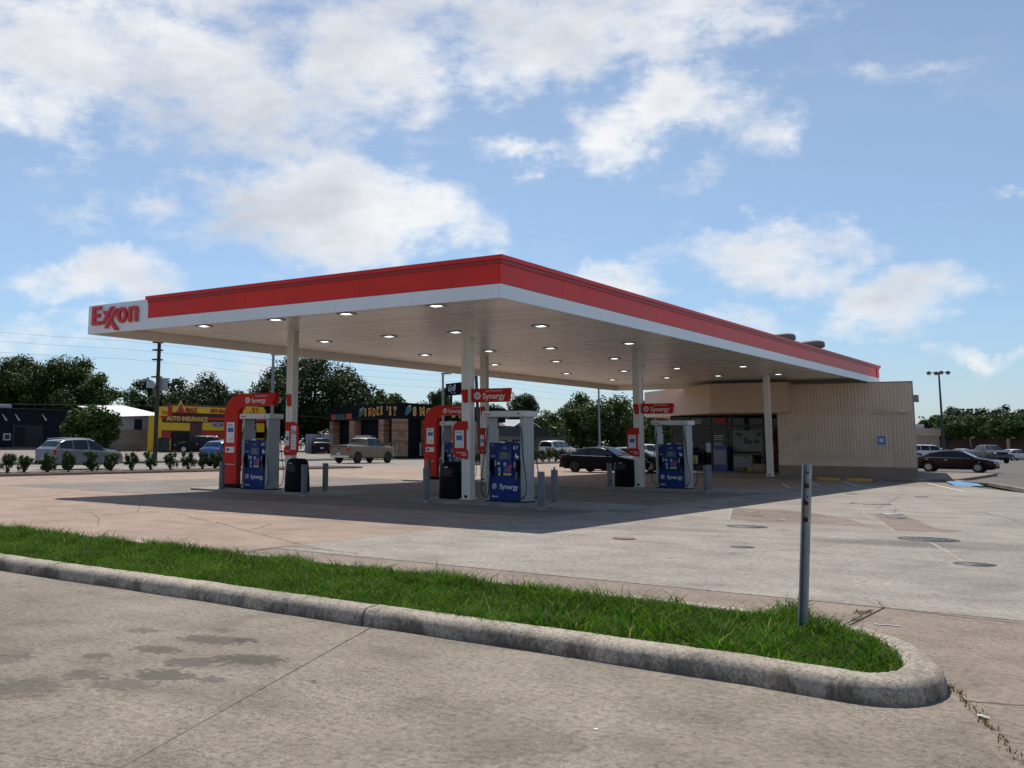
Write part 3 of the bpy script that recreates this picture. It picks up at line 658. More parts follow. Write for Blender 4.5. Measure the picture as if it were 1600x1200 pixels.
        for x in (-.435, .40):
            b = MB().bbox(x-.055, x+.055, -.30, -.225, .72, 1.10, .02).tube([(x, -.31, .80), (x, -.33, .95), (x+.01, -.31, 1.08), (x, -.26, 1.14)], [.02, .028, .03, .02], 8)
            nz = Bd(b, 'nozzle', MT['black'])
            Bd(MB().tube([(x-.01, -.32, .80), (x-.02, -.34, .70), (x-.045, -.31, .60)], .013, 6), 'spout', MT['decalg'], nz)
        for sx, x0 in ((-1, -.53), (1, .50)):
            e = -1 if sx < 0 else 1
            P = [(x0, -.22, 2.28), (x0, -.26, 2.05), (x0+e*.02, -.30, 1.8), (x0+e*.09, -.33, 1.2), (x0+e*.18, -.34, .6), (x0+e*.17, -.34, .25), (x0+e*.05, -.335, .1), (x0-e*.03, -.33, .20), (x0-e*.06, -.33, .5), (x0-e*.08, -.325, .78)]
            Q = []
            for i in range(len(P)-1):
                p0, p1, p2, p3 = [Vector(P[max(0, min(len(P)-1, i+k))]) for k in (-1, 0, 1, 2)]
                for k in range(4):
                    t = k/4; Q.append(.5*((2*p1)+(p2-p0)*t+(2*p0-5*p1+4*p2-p3)*t*t+(3*p1-p0-3*p2+p3)*t**3))
            Q.append(Vector(P[-1])); Bd(MB().tube(Q, .013, 6), 'hose', MT['rubber'])
            Bd(MB().cyl(x0, -.22, 2.12, 2.28, .02, n=8).box(x0-.02, x0+.02, -.245, -.205, 1.98, 2.04), 'hose_coupling', MT['black'])
    return d
def arc(cx, cz, r, a0, a1, n=10): return [(cx+r*math.cos(a0+(a1-a0)*i/n), cz+r*math.sin(a0+(a1-a0)*i/n)) for i in range(n+1)]
def arch_sign(loc, label):
    a = empty('arch_sign', loc, 0, label, 'sign', 'red arch signs over the far pumps')
    x0, x1, xt, zt = -2.98, -2.34, -.62, 3.14
    poly = [(x0, .05), (x0, zt-.75)]+arc(x0+.75, zt-.75, .75, PI, PI/2)+[(xt, zt), (xt-.14, zt-.42)]+arc(x1+.28, zt-.70, .28, PI/2, PI)+[(x1, .05)]
    MB().xprism(poly, -.11, .11).build('arch', MT['signred'], a)
    MB().box(x0+.02, x1+.1, -.13, .13, -.01, .13).build('base', MT['black'], a)
    for sg in (1, -1):
        rz = 0 if sg == 1 else PI
        X = (lambda x: x) if sg == 1 else (lambda x: x)
        y = -.1125*sg
        def pl(xa, xb, za, zb, m, nm, k=1): MB().box(xa, xb, min(y, y*.98*1.0)-.002*k, max(y, y*.98)+.002*k, za, zb).build(nm, m, a)
        pl(x0+.13, x0+.50, 1.50, 2.18, MT['poster'], 'poster'); pl(x0+.19, x0+.46, 1.85, 2.0, MT['decalb'], 'poster_print', 2); pl(x0+.18, x0+.40, 2.06, 2.12, MT['decalg'], 'poster_print', 2); pl(x0+.28, x0+.45, 1.6, 1.64, MT['decalg'], 'poster_print', 2)
        pl(x0+.10, x0+.52, 1.17, 1.36, MT['poster'], 'poster'); pl(x0+.15, x0+.27, 1.22, 1.31, MT['screenb'], 'poster_print', 2); pl(x0+.30, x0+.46, 1.25, 1.28, MT['decalg'], 'poster_print', 2)
        pl(x0+.10, x0+.55, .77, .785, MT['decalw'], 'fine_print', 1)
        tx = -1.72 if sg == 1 else -.85
        text('brand_lettering', 'Synergy', .21, MT['decalw'], a, (tx, -.115*sg, zt-.31), (PI/2, 0, rz), ext=.002, bold=.003)
        text('small_lettering', 'FUEL TECHNOLOGY', .06, MT['decalw'], a, (tx+.18*sg, -.115*sg, zt-.12), (PI/2, 0, rz), ext=.002)
        b = MB(); ring_decal(b, 0, 0, .035, .06, 0); ring_decal(b, 0, 0, .075, .105, 0); o = b.build('swirl_emblem', MT['decalw'], a, (tx-.17*sg, -.116*sg, zt-.23)); o.rotation_euler = (0, 0, rz)
    return a
def flag_sign(loc, label):                              # on a column, reaching out over the pump
    a = empty('flag_sign', loc, 0, label, 'sign', 'red flag signs on the canopy columns')
    MB().xprism([(.15, 3.15), (1.40, 3.15), (1.34, 2.77), (.20, 2.77)], -.06, .06).build('panel', MT['signred'], a)
    MB().xprism([(-.13, 3.13), (.09, 3.13), (.09, 2.76), (-.06, 2.76)], -.158, -.139).build('wrap_panel', MT['signred'], a)
    MB().box(.13, .16, -.05, .05, 2.8, 3.1).build('bracket', MT['steel'], a)
    for sg in (1, -1):
        rz = 0 if sg == 1 else PI; tx = .52 if sg == 1 else 1.2
        text('brand_lettering', 'Synergy', .23, MT['decalw'], a, (tx, -.063*sg, 2.86), (PI/2, 0, rz), ext=.002, bold=.003)
        text('small_lettering', 'FUEL TECHNOLOGY', .06, MT['decalw'], a, (tx+.1*sg, -.063*sg, 3.06), (PI/2, 0, rz), ext=.002)
        b = MB(); ring_decal(b, 0, 0, .035, .06, 0); ring_decal(b, 0, 0, .075, .105, 0); o = b.build('swirl_emblem', MT['decalw'], a, (tx-.17*sg, -.0645*sg, 2.95)); o.rotation_euler = (0, 0, rz)
    return a
def wrap_only(loc, label):
    MB().xprism([(-.13, 3.13), (.09, 3.13), (.09, 2.74), (-.06, 2.74)], -.158, -.139).build('sign_wrap', MT['signred'], None, loc, label, 'sign', 'short red wraps on the canopy columns')
def poster_panel(loc, side, label, three=False):        # rounded red panel on a column
    a = empty('poster_sign', loc, 0, label, 'sign', 'red poster panels on the canopy columns')
    s = side; r = .2; xo = .36*s
    if s < 0: poly = [(.08, 2.24), (-.18, 2.24)]+arc(-.40+.22, 2.02, .22, PI/2, PI, 6)+arc(-.18, 1.42, .22, PI, 1.5*PI, 6)+[(.08, 1.18), (.08, 1.42), (.02, 1.46), (.02, 1.98), (.08, 2.02)]
    else: poly = [(-.13, 2.24), (.22, 2.24)]+arc(.22, 2.0, .24, PI/2, 0, 6)+arc(.22, 1.42, .24, 0, -PI/2, 6)+[(-.16, 1.18), (-.16, 1.42), (-.10, 1.46), (-.10, 1.98), (-.13, 2.02)]
    MB().xprism(poly, -.165, -.138).build('panel', MT['signred'], a)
    def pl(xa, xb, za, zb, m, k): MB().box(xa, xb, -.1665-.002*k, -.164, za, zb).build('poster' if k == 1 else 'poster_print', m, a)
    if s < 0:
        pl(-.34, -.04, 1.49, 1.98, MT['poster'], 1); pl(-.29, -.09, 1.70, 1.84, MT['decalb'], 2); pl(-.30, -.10, 1.90, 1.93, MT['decalg'], 2); pl(-.18, -.08, 1.56, 1.58, MT['decalg'], 2)
        text('small_lettering', 'Exxon', .07, MT['decalw'], a, (-.28, -.167, 1.34), ext=.001)
        for k in range(3): MB().box(-.12, .04, -.1685, -.164, 1.27+k*.04, 1.285+k*.04).build('fine_print', MT['decalw'], a)
    else:
        pl(-.09, .06, 1.49, 1.95, MT['poster'], 1); pl(-.07, .04, 1.66, 1.78, MT['decalb'], 2)
        pl(.14, .36, 1.36, 2.12, MT['poster'], 1); text('poster_lettering', '3x', .22, MT['screenb'], a, (.15, -.170, 1.85), ext=.001, bold=.004)
        for k in range(4): pl(.17, .33, 1.45+k*.09, 1.475+k*.09, MT['decalg'], 2)
        text('small_lettering', 'Exxon', .07, MT['decalw'], a, (-.08, -.167, 1.30), ext=.001)
    return a
def bin_(loc, label):
    b = MB(); n = 4
    prof = [(.33, .0), (.34, .05), (.325, .5), (.29, .90), (.26, .98), (.20, 1.03), (.0, 1.04)]
    V = []
    for (r, z) in prof:
        for k in range(24):
            a = 2*PI*k/24; c, s_ = math.cos(a), math.sin(a); q = (abs(c)**5+abs(s_)**5)**(-1/5); V.append((r*c*q, r*s_*q*.9, z))
    b.add(V, [(i*24+k, i*24+(k+1) % 24, (i+1)*24+(k+1) % 24, (i+1)*24+k) for i in range(len(prof)-1) for k in range(24)], True)
    t = empty('waste_bin', loc, 0, label, 'bin', 'black bins beside the columns')
    b.build('body', MT['black'], t); MB().bbox(-.17, .17, -.305, -.27, .62, .84, .01).build('flap', MT['rubber'], t); MB().box(-.10, .03, -.309, -.30, .86, .90).build('sticker', MT['decalg'], t)
    return t
ISL = [(-12.23, 7.5), (-5.5, 7.5), (-12.23, 19.45), (-5.5, 19.45)]
for i, (x, y) in enumerate(ISL):
    xa, xb = (x-3.7, x+2.6) if i % 2 == 0 else (x-1.6, x+5.2)
    poly = [(xa+.5, y-1.25), (xb-.9, y-1.25)]+[(xb-.9+.9*math.cos(a), y+1.25*math.sin(a)) for a in np.linspace(-PI/2, PI/2, 12)][1:-1]+[(xb-.9, y+1.25), (xa+.5, y+1.25)]+[(xa+.5+.5*math.cos(a), y+1.25*math.sin(a)) for a in np.linspace(PI/2, 1.5*PI, 10)][1:-1]
    MB().prism(poly, -.02, .06).build('pump_island', MT['conc_island'], None, None, kind='structure')
WH = ['under the red arch sign nearest the grass strip', 'right of the middle column with the bin', 'under the further arch sign, half hidden', 'in front of the store entrance']
d0 = dispenser()
for i, (x, y) in enumerate(ISL):
    d = d0 if i == 0 else copy_tree(d0)
    d['label'] = 'blue fuel pump with white header '+WH[i]
    d.location = (x+(-1.34 if i % 2 == 0 else 1.35), y, .06)
arch_sign((-12.23, 7.5, .06), 'red arch sign over the pump, nearest the planted kerb strip')
arch_sign((-12.23, 19.45, .06), 'red arch sign on the island behind, half hidden by a column')
flag_sign((-5.5, 7.5, 0), 'red flag sign on the column with the rounded poster, over the nearest pump')
flag_sign((-5.5, 19.45, 0), 'red flag sign on the column in front of the store fascia')
wrap_only((-12.23, 7.5, 0), 'short red wrap on the column right of the arch sign')
wrap_only((-12.23, 19.45, 0), 'short red wrap on the column standing behind the middle column')
poster_panel((-12.23, 7.5, 0), 1, 'red rounded panel reading 3x on the column by the arch sign', True)
poster_panel((-5.5, 7.5, 0), -1, 'red rounded poster panel on the column with the tall black bin')
poster_panel((-12.23, 19.45, 0), 1, 'red poster panel on the column standing behind the middle column')
poster_panel((-5.5, 19.45, 0), -1, 'red rounded poster panel on the column beside the black sedan')
bin_((-11.62, 7.15, .06), 'black rounded waste bin right of the column by the arch sign')
bin_((-6.05, 7.55, .06), 'black rounded waste bin left of the column with the rounded poster')
bin_((-6.02, 19.3, .06), 'black rounded waste bin behind two bollards beside the black sedan')
bk = empty('squeegee_bucket', (-6.1, 8.0, 1.09), 0, 'small grey squeegee bucket on top of the bin by the middle column', 'bucket')
MB().lathe([(.0, 0), (.09, 0), (.115, .16), (.10, .16), (.09, .1), (0, .1)], n=14).build('pail', MT['decalg'], bk); MB().tube([(.02, 0, .05), (.08, .02, .45)], .012, 6).build('squeegee', MT['decalg'], bk)
BOL = [(346,767,716,0,'in front of the red arch sign'),(475,776,728,0,'in front of the black bin by the arch island'),(508,770.5,726,0,'right of the black bin, beyond the 3x panel'),(666,785.5,731,0,'left of the tall black bin by the middle column'),(846,797,738,0,'right of the nearest pump, plain flat top'),(867,790,734,1,'right of the nearest pump, with a small knob on top'),(953,764,723,0,'left of the bin by the black sedan, nearer of two'),(964,761.5,723,0,'left of the bin by the black sedan, further of two'),(1104,770,727,0,'right of the pump in front of the store, nearer of two'),(1108.5,768,727.5,0,'right of the pump in front of the store, further of two'),(669.5,752,718,0,'left of the arch sign behind'),(690,752,718.5,0,'right of the arch sign behind')]
for (px, py, pt, knob, lb) in BOL:
    g = G(px, py); h = .94
    b = MB().lathe([(.092, 0), (.092, h-.012), (.085, h), (0, h+.003)], n=20)
    t = empty('bollard', (g[0], g[1], 0), 0, 'grey steel pipe bollard '+lb, 'bollard', 'grey bollards guarding the pumps')
    b.build('pipe', MT['bollard'], t); MB().cyl(0, 0, 0, .075, .115, .105, 20).build('footing', MT['conc_island'], t)
    if knob: MB().lathe([(.03, .94), (.03, .97), (.022, .975), (.022, 1.0), (.03, 1.01), (0, 1.02)], n=12).build('knob', MT['bollard'], t)

# ================================================================== lids in the lot
MT['lidring'] = mat('lid_ring', (.07, .06, .055), .7, var=.3, vscale=8)
MT['lidbrown'] = mat('lid_brown', (.075, .05, .042), .7, var=.3, vscale=8)
def lid(px, py, r, m, label, grid=False, ry=None):
    g = G(px, py); t = empty('tank_lid' if not grid else 'tank_lid', (g[0], g[1], 0), 0, label, 'lid', 'round lids in the concrete')
    n = 28
    MB().lathe([(r*1.0, .0), (r*1.0, .008), (r*.90, .010), (r*.90, 0)], n=n).build('ring', MT['lidring'], t)
    MB().lathe([(r*.89, 0), (r*.88, .009), (0, .011)], n=n).build('cover', m, t)
    if grid:
        b = MB(); k = r*.78; st = .09
        for i in np.arange(-k, k, st):
            w_ = math.sqrt(max(0, k*k-i*i)); 
            for j in np.arange(-w_, w_, st): b.box(i, i+st*.55, j, j+st*.55, .010, .017)
        b.build('tread_studs', mat('stud_grey', (.14, .15, .17), .5), t)['kind'] = 'stuff'
MT['lidgrey'] = mat('lid_grey', (.045, .044, .045), .6, var=.2, vscale=6); MT['lidred'] = mat('lid_red', (.26, .035, .025), .7, var=.35, vscale=9); MT['lidyel'] = mat('lid_yellow', (.34, .21, .03), .7, var=.4, vscale=9)
lid(1167, 823, .40, MT['lidgrey'], 'flat dark grey round lid below the yellow and red fill caps'); lid(1450, 843, .50, MT['lidgrey'], 'large studded grey round lid with a brown stain around it', True)
lid(1523, 882, .27, MT['lidgrey'], 'smooth grey round lid beside the sealed joint near the kerb'); lid(1160, 855, .19, MT['lidbrown'], 'small brown round lid on a crack beside the signpost')
lid(975, 842, .19, MT['patch'], 'small round lid with a red rim close to the canopy shadow'); lid(1360, 787, .55, MT['conc_grey'], 'wide round lid filled with concrete, faint outline')
lid(1173, 799.5, .22, MT['lidyel'], 'worn yellow fill cap beside a red one'); lid(1176, 806, .22, MT['lidred'], 'worn red fill cap beside a yellow one')
lid(1393, 803.5, .25, MT['decalg'], 'worn fill cap with a scuffed white centre on the brown patch'); lid(1401, 809.5, .22, MT['lidgrey'], 'dark fill cap on the brown patched slab')
lid(1331, 772, .22, MT['dark'], 'small black lid near the canopy shadow edge'); lid(1440, 776.5, .22, MT['lidbrown'], 'small brown lid towards the store corner'); lid(1101, 793.5, .18, MT['lidred'], 'small red cap inside the canopy shadow')
def blot(px, py, rx, ry, seed, m=None):
    g = G(px, py); rn = random.Random(seed); P = []
    for k in range(26):
        a = 2*PI*k/26; q = rn.uniform(.62, 1.15); P.append((g[0]+rx*q*math.cos(a)*math.cos(CYAW)+ry*q*math.sin(a)*math.sin(-CYAW)*0, g[1]+ry*q*math.sin(a)))
    sheet('oil_blot', P, .0045, m or MT['oil'], lot, None)
ring_ = MB(); g = G(975, 842)
for k in range(24): a = 2*PI*k/24; ring_.add([(g[0]+r*math.cos(b_), g[1]+r*math.sin(b_), .013) for r, b_ in ((.17, a), (.20, a), (.20, a+PI/12), (.17, a+PI/12))], [(0, 1, 2, 3)])
ring_.build('painted_ring', MT['lidred'], lot)
for k_, (px_, py_, rx_, ry_) in enumerate([(1415, 850, .9, .35), (1500, 852, 1.2, .5), (1390, 806, .5, .4), (960, 827, 1.6, .25), (1040, 826, 1.3, .2), (880, 812, 1.2, .5)]): pass
# litter
def litter(name, px, py, s, m, label, z=.006):
    g = G(px, py); rn = random.Random(px); V = [(g[0]+s*rn.uniform(-1, 1), g[1]+s*rn.uniform(-.6, .6), z+rn.uniform(.0, s*.35)) for _ in range(9)]
    bm = bmesh.new(); [bm.verts.new(v) for v in V]; bmesh.ops.convex_hull(bm, input=bm.verts[:]); bm.verts.index_update(); me = bpy.data.meshes.new(name); bm.to_mesh(me); bm.free(); me.materials.append(m)
    place(name, me, None, None, label, 'litter')
litter('paper_scrap', 165, 912, .05, MT['decalw'], 'crumpled white paper scrap at the foot of the kerb')
litter('paper_scrap', 931, 1141, .02, MT['decalw'], 'tiny white scrap on the front concrete, away from the kerb')
litter('paper_scrap', 1221, 813, .09, MT['decalw'], 'small white scrap beside the grey lid and signpost')
litter('leaf_litter', 1338, 969, .05, mat('dead_leaf', (.10, .05, .03), .8), 'brown clump of dead leaves on the crack near the signpost')
litter('leaf', 490, 1066, .025, MT['dark'], 'dark leaf on the front concrete right of the long joint')
litter('paper_scrap', 1535, 1122, .05, MT['decalw'], 'flattened white scrap among weeds beside the kerb nose')
g0, g1, g2 = G(1366, 976), G(1382, 978), G(1408, 980)
MB().tube([(g0[0], g0[1], .006), (g1[0]-.03, g1[1]-.02, .006), (g1[0], g1[1]+.03, .006), (g2[0], g2[1], .006)], .006, 6).build('plastic_strip', MT['decalw'], None, None, 'thin white plastic strip lying on the tan slab', 'litter')

# ================================================================== sign post without its sign
pb = G(1256, 992, .10); pt_xy = (lambda d: (CAM[0]+d[0]*1.0, CAM[1]+d[1]*1.0))(ray(1263, 725)*math.hypot(pb[0]-CAM[0], pb[1]-CAM[1])/math.hypot(*ray(1263, 725)[:2]))
ptz = zat(1263, 725, *pt_xy); H = ptz-.1
post = empty('sign_post', (pb[0], pb[1], .08), 0, 'leaning galvanised post without a sign, rising from the grass', 'post')
ax = Vector((pt_xy[0]-pb[0], pt_xy[1]-pb[1], H)); post.rotation_mode = 'QUATERNION'
post.rotation_quaternion = Vector((0, 0, 1)).rotation_difference(ax.normalized()) @ Matrix.Rotation(CYAW+.35, 3, 'Z').to_quaternion()
MT['rust'] = mat('rust', (.10, .028, .015), .9, var=.5, vscale=30); MT['galv_lit'] = mat('galvanised_lit_edge', (.52, .54, .56), .4, metal=.5, var=.15, vscale=20)
ch = MB().add([], []); hw = .031
ch.box(-hw, hw, -.0, .004, 0, H+.02).box(-hw, -hw+.004, -.028, -.0005, 0, H+.02).box(hw-.004, hw, -.028, -.0005, 0, H+.02)
ch.build('channel', MT['steel'], post); MB().box(-hw-.007, -hw-.0005, -.031, -.027, 0, H+.02).build('flange', MT['galv_lit'], post); MB().box(hw+.0005, hw+.007, -.031, -.027, 0, H+.02).build('flange', MT['steel'], post)  # left flange: its sunlit brightness is put into a lighter metal colour
for k, z in enumerate((H-.16, H-.30, H-.44)):
    s = .012 if k != 1 else -.004
    MB().xprism([(-hw+.004, z-.022), (-hw+.004, z+.024), (hw*.55, z+.004+s), (hw-.004, z+.02), (hw-.004, z-.014)], -.0035, -.0005).build('rust_patch', MT['rust'], post)
MB().xprism([(-hw+.004, H-.415), (-hw+.004, H-.325), (hw-.004, H-.325), (hw-.004, H-.40)], -.003, -.0006).build('sticker_remnant', mat('tape', (.36, .29, .20), .7), post)
for z in np.arange(H-.25, H, .10): MB().box(-.006, .006, -.002, -.0003, z-.006, z+.006).build('bolt_hole', MT['dark'], post)
MB().lathe([(0, 0), (.01, 0), (.008, .006), (0, .006)], (-.012, -.003, H-.05), n=10).build('bolt', MT['rust'], post)
# ================================================================== the store
ZW = 4.88
store = empty('convenience_store', (0, 0, 0), 0, 'beige store with ribbed metal wall and dark glass front under the canopy', 'store')
SX0, SX1, SY = -6.1, .46, 39.2
def ribbed(x0, x1, y, z0, z1, m, par, pitch=.165, dp=.028, name='ribbed_wall'):
    P = []; x = x0
    while x < x1-.01:
        for (dx, dy) in ((0, 0), (.50, 0), (.58, -dp), (.92, -dp)):
            if x+dx*pitch < x1: P.append((x+dx*pitch, y+dy))
        x += pitch
    P.append((x1, y)); n = len(P)
    V = [(p[0], p[1], z0) for p in P]+[(p[0], p[1], z1) for p in P]
    F = [(i, i+1, n+i+1, n+i) for i in range(n-1)]
    return MB().add(V, F).build(name, m, par)
MB().prism([(SX0, SY+.01), (SX1, SY+.01), (-2.3, 54), (-14.1, 54), (-14.1, 44.75), (SX0, 44.75)], .1, .5).build('foundation', MT['wallbase'], store)
MB().prism([(SX0, SY+.03), (SX1, SY+.03), (-2.0, 54), (SX0, 54)], .5, ZW-.06).build('wall_core', MT['wall'], store)
xd = onY(1394, SY)
ribbed(SX0+.02, SX1, SY, 3.42, ZW-.02, MT['wall'], store, name='upper_ribbed_wall')
ribbed(SX0+.02, xd, SY-.004, 1.10, 3.40, MT['wall'], store, name='lower_ribbed_wall')
MT['walldoor'] = mat('store_wall_pinkish', (.68, .53, .42), .62, var=.05, vscale=1)
ribbed(xd+.01, SX1, SY-.006, .62, 3.40, MT['walldoor'], store, name='side_panel')
MB().box(SX0, xd, SY-.022, SY+.02, .62, 1.08).build('plain_band', MT['wall'], store)
MB().box(SX0, SX1+.02, SY-.05, SY+.02, .1, .615).build('base_band', MT['wallbase'], store)
MB().box(SX0, SX1+.04, SY-.06, SY+.03, ZW-.04, ZW).build('coping', MT['trim'], store)
MB().prism([(SX1, SY-.012), (SX1+.035, SY-.012), (SX1-.1, SY+.8), (SX1-.2, SY+.8)], .1, ZW-.041).build('corner_trim', MT['trim'], store)
zg = zat(1427, 617, SX1, SY); MB().box(SX1+.036, SX1+.22, SY+.02, SY+.3, zg-.35, zg).build('scupper_box', MT['trim'], store)
xl = onY(1411, SY-.1); zl = zat(1411, 643, xl, SY); MB().box(xl-.1, xl+.18, SY-.16, SY-.03, zl-.03, zl+.05).build('wall_light', MT['decalw'], store)
MB().box(xl-1.6, xl+.3, SY-.05, SY-.034, zl-.12, zl-.10).build('conduit', MT['trim'], store)
xs_ = onY(1378, SY); zs_ = zat(1378, 688, xs_, SY)
sg = empty('parking_sign', (xs_, SY-.05, zs_), 0, 'small blue and white accessible parking sign on the ribbed wall', 'sign')
MB().box(-.20, .20, -.012, 0, -.24, .24).build('plate', MT['decalw'], sg); MB().box(-.175, .175, -.015, -.012, -.21, .215).build('blue_field', MT['decalb'], sg)
MB().box(-.11, .10, -.018, -.015, -.10, .10).build('pictogram', MT['decalw'], sg); text('lettering', 'RESERVED', .06, MT['decalw'], sg, (-.155, -.0155, .135), ext=.001); text('lettering', 'PARKING', .05, MT['decalw'], sg, (-.13, -.0155, -.18), ext=.001)
# porch fascia with the cut-off corner
FP = [(-5.45, 38.62), (-9.55, 38.9), (-16.35, 46.1), (-16.35, 54)]
zf0, zf1 = 3.36, 4.97
for i, ((xa, ya), (xb, yb)) in enumerate(zip(FP[:-1], FP[1:])):
    dx, dy = xb-xa, yb-ya; l = math.hypot(dx, dy); nx, ny = -dy/l, dx/l
    if nx*(xa+5)+ny*(ya-50) > 0: nx, ny = -nx, -ny
    n = max(1, int(l/2.5))
    for k in range(n):
        pa = (xa+dx*k/n+.003*dx/l, ya+dy*k/n+.003*dy/l); pb_ = (xa+dx*(k+1)/n-.003*dx/l, ya+dy*(k+1)/n-.003*dy/l)
        MB().prism([pa, pb_, (pb_[0]+nx*.12, pb_[1]+ny*.12), (pa[0]+nx*.12, pa[1]+ny*.12)], zf0, zf1).build('fascia_panel', MT['wallplain'], store)
MB().box(-5.45, -5.33, 38.62, SY+.0, zf0, zf1).build('fascia_end', MT['wallplain'], store)
MB().prism([(-5.35, 38.80), (-9.50, 39.06), (-16.2, 46.2), (-16.2, 53.9), (-6.0, 53.9), (-6.0, 39.15), (-5.35, 39.15)], zf0+.05, zf0+.12).build('porch_soffit', mat('porch_soffit', (.50, .42, .33), .6, var=.08, vscale=2), store)
MB().prism([(-6.1, 39.3), (-9.4, 39.2), (-16.2, 46.3), (-16.2, 53.9), (-6.1, 53.9)], ZW-.1, ZW-.03).build('roof', MT['trim'], store)
# glass front
GY = 44.6; xg0, xg1 = onY(1050, GY), SX0
MB().box(xg0, xg1, GY+6, GY+6.1, .1, zf0+.05).build('back_wall', mat('shop_inside', (.03, .028, .025), .8), store)
MB().box(xg0-.05, xg0+.05, GY+.1, GY+6, .1, zf0+.05).build('side_wall', MT['wallplain'], store)
MB().box(xg0, xg1, GY+.1, GY+6, .1, .14).build('shop_floor', bpy.data.materials['shop_inside'], store); MB().box(xg0+.06, xg1-.02, GY+.06, GY+6, zf0+.02, zf0+.045).build('shop_ceiling', bpy.data.materials['shop_inside'], store)
mull = [xg0, onY(1078, GY), onY(1112, GY), onY(1137, GY), onY(1144, GY), onY(1194, GY), xg1]
for a in mull: MB().box(a-.05, a+.05, GY-.05, GY+.05, .12, zf0+.05).build('mullion', MT['frame'], store)
for a, b_ in zip(mull[:-1], mull[1:]):
    for (za, zb2) in ((.20, .24), (2.75, 2.85)): MB().box(a+.05, b_-.05, GY-.045, GY+.045, za-.06, zb2).build('rail', MT['frame'], store)
    MB().box(a+.05, b_-.05, GY-.008, GY+.008, .24, 2.75).build('window_pane', MT['shopglass'], store); MB().box(a+.05, b_-.05, GY-.008, GY+.008, 2.85, zf0+.05).build('window_pane', MT['shopglass'], store)
xq = (mull[2]+mull[3])/2
for k, z in enumerate((2.18, 2.07, 1.93, 1.73, 1.62)): MB().box(mull[2]+.15, mull[2]+.75-.1*(k % 2), GY-.018, GY-.010, z, z+.035).build('door_lettering', MT['decalw'], store)
for k in range(5):
    a_ = mull[1]+.25+k*1.25; sh = MB()
    for z_ in (.5, .95, 1.4, 1.85): sh.box(a_, a_+1.0, GY+2.2, GY+2.7, z_, z_+.03)
    sh.box(a_-.03, a_, GY+2.2, GY+2.7, .14, 2.1).box(a_+1.0, a_+1.03, GY+2.2, GY+2.7, .14, 2.1).build('shelf_unit', MT['decalg'], store)
    for z_ in (.53, .98, 1.43):
        for q_ in range(5): MB().box(a_+.04+q_*.19, a_+.19+q_*.19, GY+2.25, GY+2.5, z_, z_+random.uniform(.18, .34)).build('shelf_goods', random.choice([MT['decaly'], MT['decalr'], MT['decalb'], MT['decalw'], MT['decalg']]), store)
for (a_, b_, za, zb2, m_) in ((mull[0]+.3, mull[0]+1.0, 1.1, 1.6, 'decalb'), (mull[1]+.2, mull[1]+.75, 2.9, 3.2, 'decalg'), (mull[2]+.2, mull[2]+.9, 2.92, 3.25, 'decalr'), (mull[1]+1.0, mull[1]+1.3, 1.2, 1.75, 'poster'), (mull[0]+1.3, mull[0]+1.6, .5, 1.0, 'decaly')):
    MB().box(a_, b_, GY-.016, GY-.010, za, zb2).build('window_notice', MT[m_], store)
# goods at the front and inside
rn = random.Random(5); GC = [mat('goods_%d' % i, c, .5) for i, c in enumerate([(.35, .33, .28), (.05, .10, .30), (.38, .30, .06), (.25, .05, .04), (.10, .18, .10), (.30, .30, .32)])]
def goods(name, x, y, z, w_, d_, h_, m, lb, cat='goods'):
    t = empty(name, (x, y, z), 0, lb, cat); MB().bbox(-w_/2, w_/2, -d_/2, d_/2, 0, h_, .02).build('body', m, t)
    MB().box(-w_/2+.06, w_/2-.06, -d_/2-.012, -d_/2+.002, h_*.25, h_*.85).build('front_panel', GC[5] if m is not GC[5] else GC[1], t); return t
goods('ice_chest', onY(1127, GY-.7), GY-.7, .12, .85, .6, 1.45, GC[1], 'tall blue drink cooler standing outside the store glass')
goods('water_stand', onY(1157, GY-.6), GY-.6, .12, .8, .5, 1.0, GC[4], 'low display of bottled goods under the store window')
goods('yellow_crate_stack', onY(1170, GY-.65), GY-.65, .12, .45, .4, .95, GC[2], 'yellow display stand under the store window')
goods('yellow_crate_stack', onY(1185, GY-.6), GY-.6, .12, .8, .4, .45, GC[2], 'low yellow display box by the column at the store')
goods('shelf_box', onY(1090, GY+1.0), GY+1.0, .14, .9, .5, 1.2, GC[5], 'pale stand just inside the store door')
goods('shelf_box', onY(1103, GY+1.3), GY+1.3, .14, .6, .5, 1.5, GC[0], 'grey goods stand inside the store behind the door')
pw_ = empty('window_poster', ((mull[4]+mull[5])/2, GY-.03, 1.65), 0, 'large faded grey poster on the big store window', 'poster')
MB().box(-.95, .85, 0, .012, -.55, .85).build('sheet', mat('faded_poster', (.30, .29, .28), .7, var=.2, vscale=2.2), pw_)
rnp = random.Random(8)
for k in range(9):
    cx_, cz_ = -.55+.16*k+rnp.uniform(-.1, .1), .35+rnp.uniform(-.25, .3); P_ = [(cx_+rnp.uniform(.6, 1.15)*.16*math.cos(a), cz_+rnp.uniform(.6, 1.15)*.13*math.sin(a)) for a in np.linspace(0, 2*PI, 9)[:-1]]
    MB().xprism(P_, -.007-.0004*k, -.001).build('leaf_print', MT['frame'], pw_); MB().box(-.8, .8, -.006, -.001, -.48, -.40).build('edge', GC[5], pw_)
np_ = empty('notice', (onY(1079, 40.5), 40.5, 1.6), 0, 'small white notice sheet between pump and store glass', 'notice')
MB().box(-.14, .14, -.006, .006, -.2, .2).build('sheet', MT['poster'], np_); MB().box(-.06, .06, -.009, -.005, 0, .1).build('print', MT['screenb'], np_); MB().box(-.02, .02, .006, .03, -1.48, .2).build('stand', MT['steel'], np_)
